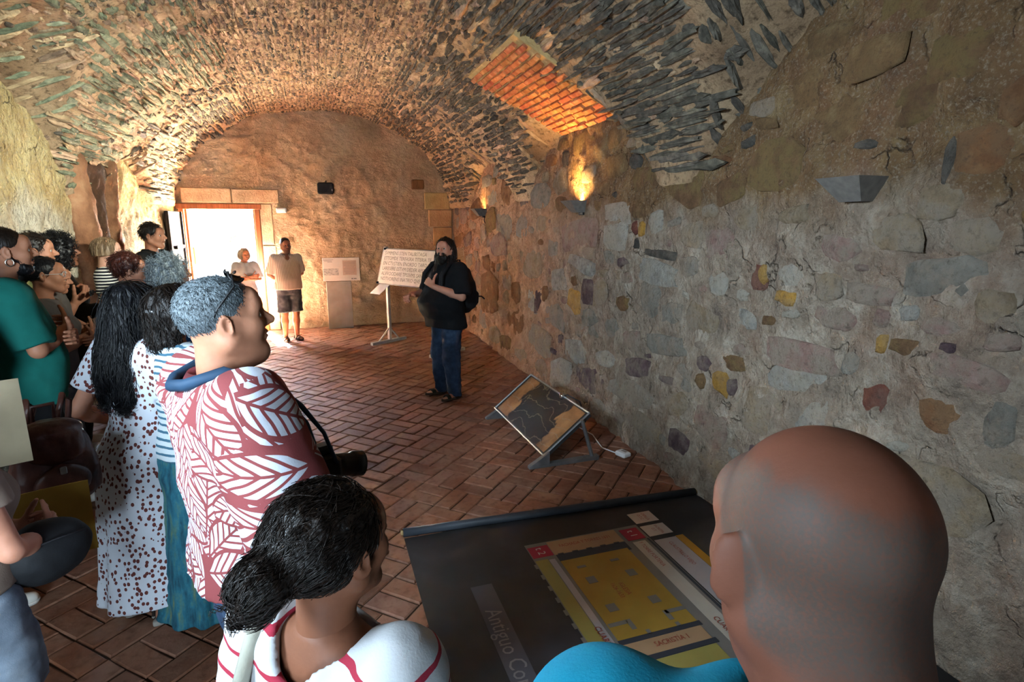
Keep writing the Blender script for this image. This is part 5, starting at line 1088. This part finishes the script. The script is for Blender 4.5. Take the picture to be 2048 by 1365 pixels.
# ------------------------------------------------------------------ the group on the left
person('tall dark-haired man in black shirt at the back near the doorway', (-1.64, 6.98), -10, 1.865, tone='tan', seed=6, hres=.0055, yaw=-6, top=dict(m=BLACKC, sleeve=.95, sloose=.015, vneck=.02, collar=BLACKC), bottom=dict(m=DENIM), shoes=dict(m=BSHOE), hair=[short('dark', 1.5, 700, len=.035), brows('dark')], face=dict(nose=1.1))
person('woman with short blond bob and navy striped top by the stone pier', (-1.88, 6.34), 10, 1.735, fem=1, bw=1.05, tone='pale', seed=7, hres=.0055, yaw=6, top=dict(m=stripes('navy_striped_top', 'c9c8c2', '14161f', .028, .58), sleeve=.62, neck=.088, nz=.01, open_back=1), bottom=dict(m=DENIM), shoes=dict(m=BSHOE), hair=[bobcut('blond', .045, .094, 500), brows('blond')],
       extra=lambda root, HT, g, Rh, Hc: MB().tube([np.array(p)*g for p in ((-.12, -.10, 1.44), (-.17, -.02, 1.435), (-.19, -.09, 1.35), (-.24, -.13, 1.15), (-.26, -.1, .95))], .010, 6).build('bag_strap', cloth_mat('navy_strap', '20263a'), root, True))
person('woman with short auburn hair and thin glasses in profile', (-1.30, 4.78), 10, 1.655, fem=1, bw=1.1, tone='tan', seed=8, hres=.0055, yaw=0, top=dict(m=cloth_mat('brown_top', '6a5848'), sleeve=.6), bottom=dict(m=BLACKC), shoes=dict(m=BSHOE), hair=[short('auburn', 3.2, 900, len=.04, cuts=[('p', (0, .80, -.60), .030), ('p', (0, -.3, -1), .085), ('e', (.086, .004, -.016), (.02, .018, .03)), ('e', (-.086, .004, -.016), (.02, .018, .03))]), brows('auburn')], extra=glasses(GLASSM))
person('woman with curly grey hair, glasses and blue collar beside the door', (-.97, 4.46), 14, 1.65, fem=1, bw=1.1, tone='brown', seed=9, hres=.0055, yaw=0, top=dict(m=cloth_mat('blue_top', '2d62a8'), sleeve=.9, neck=.06), bottom=dict(m=BLACKC), shoes=dict(m=BSHOE), hair=[curly('grey', .118, 1100, .012), brows('grey')], extra=glasses(GLASSM))
person('short person with black curls half hidden behind the long black hair', (-1.42, 5.70), 20, 1.44, fem=1, tone='tan', seed=10, hres=.006, top=dict(m=cloth_mat('dark_blue_top', '1c2a44'), sleeve=.6), bottom=dict(m=BLACKC), shoes=dict(m=BSHOE), hair=curly('black', .11, 500, .012))
# white dotted dress
DRESS = dots('white_dotted_dress', 'c2c7d0', '5d2f2b', 50, .36)
DP, DH = (-.855, 2.90), 52
person('woman with long straight black hair in white dress with brown dots', DP, DH, 1.615, fem=1, bw=1.06, bd=1.08, limb=1.12, tone='mid', seed=11, hres=.0045, res=.0095, lean=3, yaw=-4, eyes=True, armL=((-.25, -.13, 1.10), (-.30, .06, .99), (-.2, 1, -.1), (1, 0, 0), (0, .2, 1), .8), armR='front',
       top=dict(name='dress', m=DRESS, o=.016, sleeve=.66, sloose=.014, neck=.085, amp=.010, fr=(6, 6, 2.5), nf=8, flare=[(.13, .225, .21, -.02), (.35, .22, .195, -.02), (.6, .21, .18, -.02), (.8, .212, .165, -.02), (.9, .205, .155, -.02)]), shoes=dict(kind='sandal', m=M('dark_strap', '2a211d', rough=.7), sole=M('pale_sole', '8f8a82', rough=.8), straps=((-.03, -.03, .085, .044), (.04, .09, .06, .047), (.09, .04, .06, .047))),
       hair=dict(m=HM['black'], prims=[('e', (0, -.024, .034), (.088, .108, .094)), ('c', (0, -.06, -.02), (0, -.10, -.30), .088, .098), ('c', (-.05, -.09, -.2), (-.07, -.12, -.40), .07, .045), ('c', (.05, -.09, -.2), (.06, -.12, -.40), .07, .05), ('c', (-.07, .0, -.04), (-.075, .0, -.16), .032, .028), ('c', (.07, .0, -.04), (.075, .03, -.2), .032, .03), ('c', (.085, .0, -.2), (.10, .02, -.36), .04, .02)], cuts=[('e', (0, .11, -.055), (.066, .085, .12))], amp=.005, fr=(60, 60, 5), n=1500, len=.26, steps=9, r=.0019, flow=(0, 0, -1), lift=.04, lo=(-.18, -.24, -.46), hi=(.18, .14, .16)))
# leather rucksack hanging on her arm
rk = empty('leather_rucksack', (-1.06, 2.62, .74), R(35)); tag(rk, 'dark brown leather rucksack hanging beside the dotted dress', 'bag')
soft('body', lambda F: F.tube([.02, .06, .16, .30, .36], [.10, .145, .15, .12, .08], [.05, .08, .085, .065, .04], 0, [0, 0, 0, .01, .015], .02, 3.2), LEATHER, rk, (-.2, -.14, -.02), (.2, .14, .42), .007, .008, (14, 14, 9))
soft('flap', lambda F: F.ell((0, -.02, .33), (.115, .085, .05), .02).ell((0, -.07, .27), (.10, .03, .07), .03), LEATHER, rk, (-.18, -.16, .16), (.18, .12, .42), .007, .007, (14, 14, 9), 2)
soft('pocket', lambda F: F.ell((0, -.085, .13), (.095, .03, .075), .02), LEATHER, rk, (-.16, -.15, .02), (.16, 0, .24), .007, .004, (14, 14, 9), 4)
for s in (-1, 1): MB().tube([(s*.05, .05, .36), (s*.06+.03, .10, .44), (s*.06+.06, .14, .40), (s*.08, .12, .2), (s*.10, .08, .04)], [.010, .012, .012, .011, .010], 7).build('strap', LEATHER, rk, True)
MB().tube([(-.035, .03, .37), (-.035, .02, .43), (.035, .02, .43), (.035, .03, .37)], .008, 7).build('handle', LEATHER, rk, True)
MB().box((0, -.115, .19), (.022, .01, .03), bev=.003).build('buckle', STEEL, rk)
# woman with wavy brown hair and the long teal skirt
t = NT('teal_skirt'); v = t.obj((6, 6, 1)); c = t.ramp(t.noise(v, 6, 4), [(.3, hx('173c4a')), (.5, hx('27687a')), (.62, hx('4a6f63')), (.75, hx('7b7a4e'))]); t.done(t.mix(t.math('MULTIPLY', t.noise(t.obj(), 90, 3), .5), c, hx('122a38')), .85); TEAL = t.m
person('woman with wavy brown hair and long teal skirt behind the leaf-print shirt', (-.62, 2.84), 40, 1.605, fem=1, tone='mid', seed=12, hres=.005, armL='front', armR='front', top=dict(m=stripes('blue_line_top', 'b9c2c6', '3f6478', .03, .34, wob=.012), sleeve=.6, hem=.9), bottom=dict(name='skirt', kind='skirt', m=TEAL, prof=[(.05, .235, .225, 0), (.5, .20, .18, 0), (.9, .185, .14, -.01), (.98, .16, .12, -.005)], nf=13), shoes=dict(m=SANDAL),
       hair=[dict(m=HM['dark'], prims=[('e', (0, -.024, .034), (.086, .106, .092)), ('c', (0, -.07, -.02), (0, -.09, -.13), .075, .055), ('c', (-.06, -.05, -.02), (-.05, -.07, -.15), .04, .03), ('c', (.06, -.05, -.02), (.05, -.07, -.15), .04, .03)], cuts=[('e', (0, .11, -.055), (.066, .085, .12))], amp=.010, fr=(40, 40, 18), n=700, len=.10, steps=7, r=.0022, curl=.005, flow=(0, 0, -1), lift=.1, lo=(-.16, -.2, -.24), hi=(.16, .14, .16)),
             dict(name='hair_clip', m=STEEL, h=.004, prims=[('c', (-.03, -.128, .005), (.03, -.128, .012), .006, .006), ('e', (0, -.13, .01), (.014, .008, .012))], sm=0)])
# floral shirt
HP, HHD = (-.20, 1.73), 24
person('grey-haired man in maroon and white leaf-print shirt with a camera strap', HP, HHD, 1.735, bw=1.2, bd=1.12, limb=1.15, belly=.10, lean=-2.6, tone='tan', seed=13, hres=.0042, res=.0095, yaw=-10, pitch=4, armL=((-.31, .02, 1.09), (-.27, .18, .90), (.1, .4, -.9), (1, 0, 0), (0, 1, .3), .6), armR=((.31, .02, 1.09), (.27, .18, .90), (-.1, .4, -.9), (-1, 0, 0), (0, 1, .3), .6),
       top=dict(m=leafprint('leaf_print', '6d3233', 'a9adb8'), hem=.885, o=.028, loose=.025, sleeve=.98, sloose=.035, neck=.078, amp=.012, fr=(6, 6, 4), collar=cloth_mat('maroon_collar', '6d3236')), bottom=dict(m=DENIM, o=.02), shoes=dict(m=BSHOE), face=dict(fat=.9, nose=.95, jaw=1.05), hair=[short('grizzle', .4, 2600, len=.009, r=.0012, amp=.0015), brows('saltpepper')], extra=glasses(BLACK, 1, M('dark_lens', '0c0c0e', rough=.1), .003))
ca = empty('camera', (HP[0], HP[1], 0), R(HHD-90)); ca.rotation_euler.x = R(2.6); tag(ca, 'black camera hanging on a strap in front of the leaf-print shirt', 'camera')
MB().box((.05, .225, 1.125), (.14, .06, .095), bev=.012).box((.05, .225, 1.185), (.05, .05, .03), bev=.008).build('camera_body', BLACK, ca)
MB().lathe((.05, .25, 1.12), [(.0, .0), (.036, .0), (.038, .03), (.036, .06), (.041, .065), (.041, .10), (.034, .10), (.030, .08), (0, .08)], 20, 0, rotm(-math.pi/2-.25, 0, 0)).build('lens', M('lens_barrel', '0c0c0d', 20, .4), ca, True)
sp_ = [(.05, -.115, 1.475), (.092, -.03, 1.50), (.105, .08, 1.44), (.10, .155, 1.36), (.11, .21, 1.26), (.12, .235, 1.155)]; sl_ = [(-x+(.10 if z < 1.3 else 0), y, z) for x, y, z in sp_]
MB().tube(sl_[::-1]+[(0, -.135, 1.468)]+sp_, [.006, .006, .008, .012, .015, .017, .017, .017, .015, .012, .008, .006, .006], 8).build('strap', M('dark_blue_strap', ['16283a', '1f3950'], 8, .7), ca, True)
# striped shirt and hair bun, front
def scrunchie(root, HT, g, Rh, Hc):
    b = MB(); a = np.linspace(0, 2*math.pi, 25); P = np.stack([.036*np.cos(a), -.115+.008*np.cos(3*a), .022+.034*np.sin(a)], 1); b.tube(HT(P), .013*g*(1+.25*np.sin(9*a)), 8, 0, False); b.build('scrunchie', M('maroon_velvet', ['4a1622', '6e2434'], 20, .8), root, True)
    c = MB(); c.tube([np.array(p)*g for p in ((-.12, -.15, 1.33), (-.125, -.10, 1.43), (-.125, -.02, 1.475), (-.12, .07, 1.455), (-.115, .15, 1.33))], [.014]*5, 7).build('bag_strap', cloth_mat('cream_strap', '8f8d80'), root, True)
person('dark-haired woman with a low bun and red-striped white shirt at the front', (-.015, .93), 42, 1.43, hs=1.12, fem=1, bw=1.25, bd=1.1, limb=1.1, tone='brown', seed=14, hres=.0042, res=.009, pitch=2, yaw=-4, eyes=False, legs=True,
       top=dict(m=stripes('red_striped_shirt', 'a9aaac', '8c2436', .052, .17, wob=.008), hem=.75, o=.022, sleeve=.8, sloose=.03, neck=.098, nz=.0, amp=.012), bottom=dict(m=DENIM), shoes=dict(m=WSHOE), extra=scrunchie,
       hair=dict(m=HM['dark'], prims=[('e', (0, -.026, .038), (.087, .106, .093)), ('e', (0, -.148, .012), (.050, .042, .046)), ('c', (0, -.16, .0), (.01, -.18, -.05), .028, .012)], cuts=[('p', (0, .82, -.57), .030), ('p', (0, -.45, -1), .105), ('e', (.084, .002, -.012), (.018, .022, .032)), ('e', (-.084, .002, -.012), (.018, .022, .032))], amp=.004, fr=(60, 60, 60), n=1500, len=.07, steps=6, r=.0016, flow=lambda p: (-p[0]*6, -1, -.3-p[2]*2), lift=.12, lo=(-.15, -.24, -.16), hi=(.15, .15, .18)))
# shaved head, front right
def shaved(Rh, Hc, g, hs):
    """skin with grey stubble round a bare crown, in the head's own space"""
    t = NT('shaved_skin'); Ri = Rh.T; tr = -(Ri @ Hc)/hs
    v = t.n('Mapping', i_Vector=t.n('TexCoord').outputs['Object'], i_Scale=(1/(g*hs),)*3, i_Rotation=tuple(Matrix(Ri).to_euler()), i_Location=tuple(tr)).outputs[0]
    n = t.noise(v, 26, 6, .65); sk = t.ramp(t.noise(v, 9, 5), [(.3, hx('5e3828')), (.7, hx('704434'))]); xyz = t.n('SeparateXYZ', i_0=v).outputs
    q = t.n('VectorMath', operation='LENGTH', i_0=t.n('VectorMath', operation='DIVIDE', i_0=t.n('VectorMath', operation='SUBTRACT', i_0=v, i_1=(.012, -.03, .105)).outputs[0], i_1=(.078, .098, .085)).outputs[0]).outputs['Value']
    nn = t.math('MULTIPLY_ADD', n, .5, -.25); m = t.n('MapRange', interpolation_type='SMOOTHSTEP', i_0=t.math('ADD', q, nn), i_1=.85, i_2=1.1).outputs[0]
    f = t.n('MapRange', interpolation_type='SMOOTHSTEP', i_0=t.math('ADD', t.math('MULTIPLY_ADD', xyz[2], -.75, t.math('MULTIPLY', xyz[1], .8)), t.math('MULTIPLY', nn, .04)), i_1=.028, i_2=.006).outputs[0]
    b = t.n('MapRange', interpolation_type='SMOOTHSTEP', i_0=t.math('ADD', xyz[2], t.math('MULTIPLY', nn, .06)), i_1=-.085, i_2=-.05).outputs[0]
    e = t.n('MapRange', i_0=t.math('ABSOLUTE', xyz[0]), i_1=.082, i_2=.080).outputs[0]
    k = t.math('MULTIPLY', t.math('MULTIPLY', t.math('MULTIPLY', m, f), t.math('MULTIPLY', b, e)), t.n('MapRange', i_0=t.noise(v, 320, 2), i_1=.3, i_2=.6, i_3=.45, i_4=.95).outputs[0])
    m_ = t.done(t.mix(k, sk, hx('4b4039')), .62, t.bump(t.noise(v, 220, 3), .2, .001)); return (m_, skin('ruddy')[1])
person('man with a shaved balding head and turquoise t-shirt close to the camera', (.425, .35), 62, 1.675, hs=1.12, neckfwd=.02, bw=1.2, bd=1.1, limb=1.1, tone='ruddy', seed=15, hres=.004, res=.0095, pitch=-12, yaw=17, eyes=False, face=dict(fat=.8, neck=1.12, ear=1.85),
       top=dict(m=cloth_mat('turquoise_cotton', '0b7f9c'), hem=.8, o=.022, sleeve=.9, sloose=.02, neck=.074, nz=.05), bottom=dict(m=DENIM), shoes=dict(m=BSHOE),
       skinmat=shaved)
# green t-shirt
def hoop(root, HT, g, Rh, Hc):
    a = np.linspace(0, 2*math.pi, 21)
    MB().tube(HT(np.stack([.086+0*a, -.006+.016*np.cos(a), -.052+.018*np.sin(a)], 1)), .0028*g, 6, 0, False).build('earring', M('silver', 'd0d0cc', rough=.2, metal=1), root, True)
person('bearded man in dark green t-shirt with silver hoop earring at the photo edge', (-1.60, 3.80), 26, 1.85, bw=1.12, bd=1.05, limb=1.08, belly=.06, tone='tan', seed=16, hres=.0048, res=.0095, lean=0, armL='crossed', armR='crossed', pitch=2,
       top=dict(m=cloth_mat('green_cotton', '0c5a52'), hem=.84, o=.022, loose=.02, sleeve=.92, sloose=.018, neck=.07, amp=.011), bottom=dict(name='shorts', m=BLACKC, cut=.46, wide=.03, o=.02), shoes=dict(m=BSHOE, sole=M('black_sole', '151515'), sock=WSHOE), extra=hoop,
       hair=[short('dark', .25, 300, len=.012), dict(name='beard', m=HM['black'], h=.0045, prims=[('e', (0, .045, -.092), (.050, .046, .034)), ('c', (-.066, .0, -.03), (-.035, .05, -.09), .012, .022), ('c', (.066, .0, -.03), (.035, .05, -.09), .012, .022), ('c', (-.026, .087, -.047), (.026, .087, -.047), .006, .006, .01)], cuts=[('e', (0, .10, -.060), (.02, .03, .008))], amp=.003, fr=(80, 80, 60), n=300, len=.015, steps=3, r=.0015, flow=(0, .4, -1), lift=.3), brows('dark')])
person('dark-haired man in pale yellow shirt behind the green t-shirt', (-1.90, 4.92), 18, 1.80, tone='tan', armL='front', armR=((.27, .08, 1.10), (.27, .19, 1.27), (.1, .75, .6), (-.6, -.3, .6), (-.3, .2, .9), 1.1), seed=17, hres=.0055, top=dict(m=M('yellow_printed_shirt', ['3a3a20', 'a39c58', 'b0a864'], 14, .9), sleeve=.6), bottom=dict(m=DENIM), shoes=dict(m=BSHOE), hair=[short('dark', 1.6, 500, len=.03), brows('dark')])
person('woman with black curly hair looking up by the pale left wall', (-1.93, 5.42), 16, 1.77, fem=1, tone='brown', seed=18, hres=.0055, pitch=5, armR=((.22, .10, 1.15), (.10, .33, 1.20), (-.3, .8, .3), (-.5, -.2, -.8), (-.3, .2, .9), .8), top=dict(m=BLACKC, sleeve=1.5), bottom=dict(m=BLACKC), shoes=dict(m=WSHOE), hair=[curly('black', .128, 1200, .018, flow=lambda p: (p[0]*8, p[1]*8-.3, p[2]*8-.4)), brows('black')])
person('woman with dark hair tied back and clear glasses beside the green t-shirt', (-1.67, 4.42), 14, 1.66, fem=1, bw=1.08, tone='tan', seed=19, hres=.0048, yaw=-4, armL='crossed', armR='crossed', top=dict(m=cloth_mat('grey_vest', '5d5652'), sleeve=.3), bottom=dict(m=DENIMG), shoes=dict(m=WSHOE), extra=glasses(M('clear_frame', 'b0aaa6', rough=.15)),
       hair=[dict(m=HM['black'], prims=[('e', (0, -.024, .036), (.083, .102, .089)), ('e', (0, -.13, -.0), (.04, .035, .04)), ('c', (0, -.14, -.01), (0, -.14, -.12), .03, .015)], cuts=[('p', (0, .80, -.60), .024), ('p', (0, -.4, -1), .10), ('e', (.084, .002, -.012), (.018, .022, .034)), ('e', (-.084, .002, -.012), (.018, .022, .034))], amp=.003, fr=(60, 60, 60), n=500, len=.05, steps=4, r=.0018, flow=lambda p: (-p[0]*4, -1, -.2), lift=.1, lo=(-.15, -.22, -.2)), brows('dark')])
rb = person('small child with fine hair carried in front of the curly black hair', (-1.71, 4.60), 8, .98, tone='tan', seed=20, hs=1.42, hres=.006, pitch=-10, yaw=-10, armL='front', armR='front', hands=False, top=dict(m=cloth_mat('child_grey_top', '57504b'), sleeve=.8), bottom=dict(m=DENIMG, cut=.4), shoes=dict(m=WSHOE), hair=short('child', .5, 300))[0]; rb.location.z = .60
rb.rotation_euler.x = -.03
sg = empty('sunglasses', (-1.50, 4.66, 1.405), R(5)); tag(sg, 'thin dark sunglasses held in a raised hand among the group', 'sunglasses')
for s in (-1, 1): MB().tube([(.0, s*.03, .0), (.06, s*.03, .008), (.13, s*.022, .018)], .003, 5).build('temple', BLACK, sg)
b = MB(); a = np.linspace(0, 2*math.pi, 15)
for s in (-1, 1): b.tube(np.stack([0*a, s*.03+.026*np.cos(a), -.005+.018*np.sin(a)], 1), .0025, 5, 0, False); b.poly(np.stack([0*a[:-1], s*.03+.025*np.cos(a[:-1]), -.005+.017*np.sin(a[:-1])], 1))
b.build('lenses', BLACK, sg)
# blurred visitor at the lower corner and the one behind
person('partly visible visitor in denim shorts with a black hip bag at the lower corner', (-1.05, 1.93), 52, 1.52, fem=1, bw=1.05, tone='mid', seed=21, hres=.006, armR='front', armL='front', top=dict(m=cloth_mat('taupe_top', '6e6055'), sleeve=.5, hem=.95), bottom=dict(name='shorts', m=M('pale_denim', ['3c4654', '6d7884', '8d979f'], 6, .9, .4, 300, .002), cut=.56, wide=.05, o=.022), shoes=dict(m=SANDAL), hair=bobcut('dark', .06))
hb = empty('hip_bag', (-.86, 1.98, .88), R(40)); tag(hb, 'black rounded hip bag at the waist of the corner visitor', 'bag')
soft('pouch', lambda F: F.ell((0, 0, 0), (.13, .075, .10), .02), NYL, hb, (-.18, -.12, -.14), (.18, .12, .14), .008, .006)
MB().tube([(-.12, .02, .04), (-.2, .0, .10), (-.24, -.08, .12)], .012, 6).build('belt', NYL, hb, True); MB().tube([(-.09, -.063, .05), (0, -.074, .06), (.09, -.063, .05)], .003, 5).build('zip', M('dark_zip', '26272a', rough=.5), hb, True)
def folder(name, label, c, rz, tilt, w_, h_, m, strip=None):
    o = empty(name, c, rz); tag(o, label, 'paper'); n = 7; u = np.linspace(-.5, .5, n); V = np.concatenate([np.stack([u*w_, .03*np.cos(u*2.5)*0-.10*u*u*w_+k*.004, 0*u+zz*h_*.5], 1) for zz in (-1, 1) for k in (0, 1)]) @ rotm(tilt).T
    q = [];
    for i in range(n-1): q += [(i, i+1, 2*n+i+1, 2*n+i), (n+i+1, n+i, 3*n+i, 3*n+i+1), (i+1, i, n+i, n+i+1), (2*n+i, 2*n+i+1, 3*n+i+1, 3*n+i)]
    q += [(0, n, 3*n, 2*n)[::-1], (n-1, 2*n-1, 4*n-1, 3*n-1)]
    MB().add(V, q).build('sheet', m, o, False)
    if strip: MB().box(np.array((-.02, -.010, .04)) @ rotm(tilt).T, (.016, .004, h_*.5), M=rotm(tilt) @ rotm(0, -.5, 0)).build('strip', strip, o)
folder('paper_folder', 'beige paper folder held at the left photo edge below the green t-shirt', (-1.135, 2.34, 1.19), R(25), -.15, .24, .30, M('beige_card', ['7d705a', '92866d'], 5, .85), M('brown_print', '3d2a24'))
folder('yellow_folder', 'yellow folder held above the floor at the left photo edge', (-.97, 2.34, .80), R(20), .15, .22, .30, M('yellow_card', ['77591c', '8d6f28'], 5, .8))
person('visitor with white shoes mostly outside the left photo edge', (-1.66, 3.22), 32, 1.66, fem=1, tone='mid', seed=22, hres=.007, res=.013, top=dict(m=cloth_mat('taupe_top', '6e6055'), sleeve=.5), bottom=dict(m=M('brown_trousers', '4a3a2c'), cut=.12), shoes=dict(m=WSHOE, sole=WSHOE), hair=bobcut('brown', .06), spread=.02)
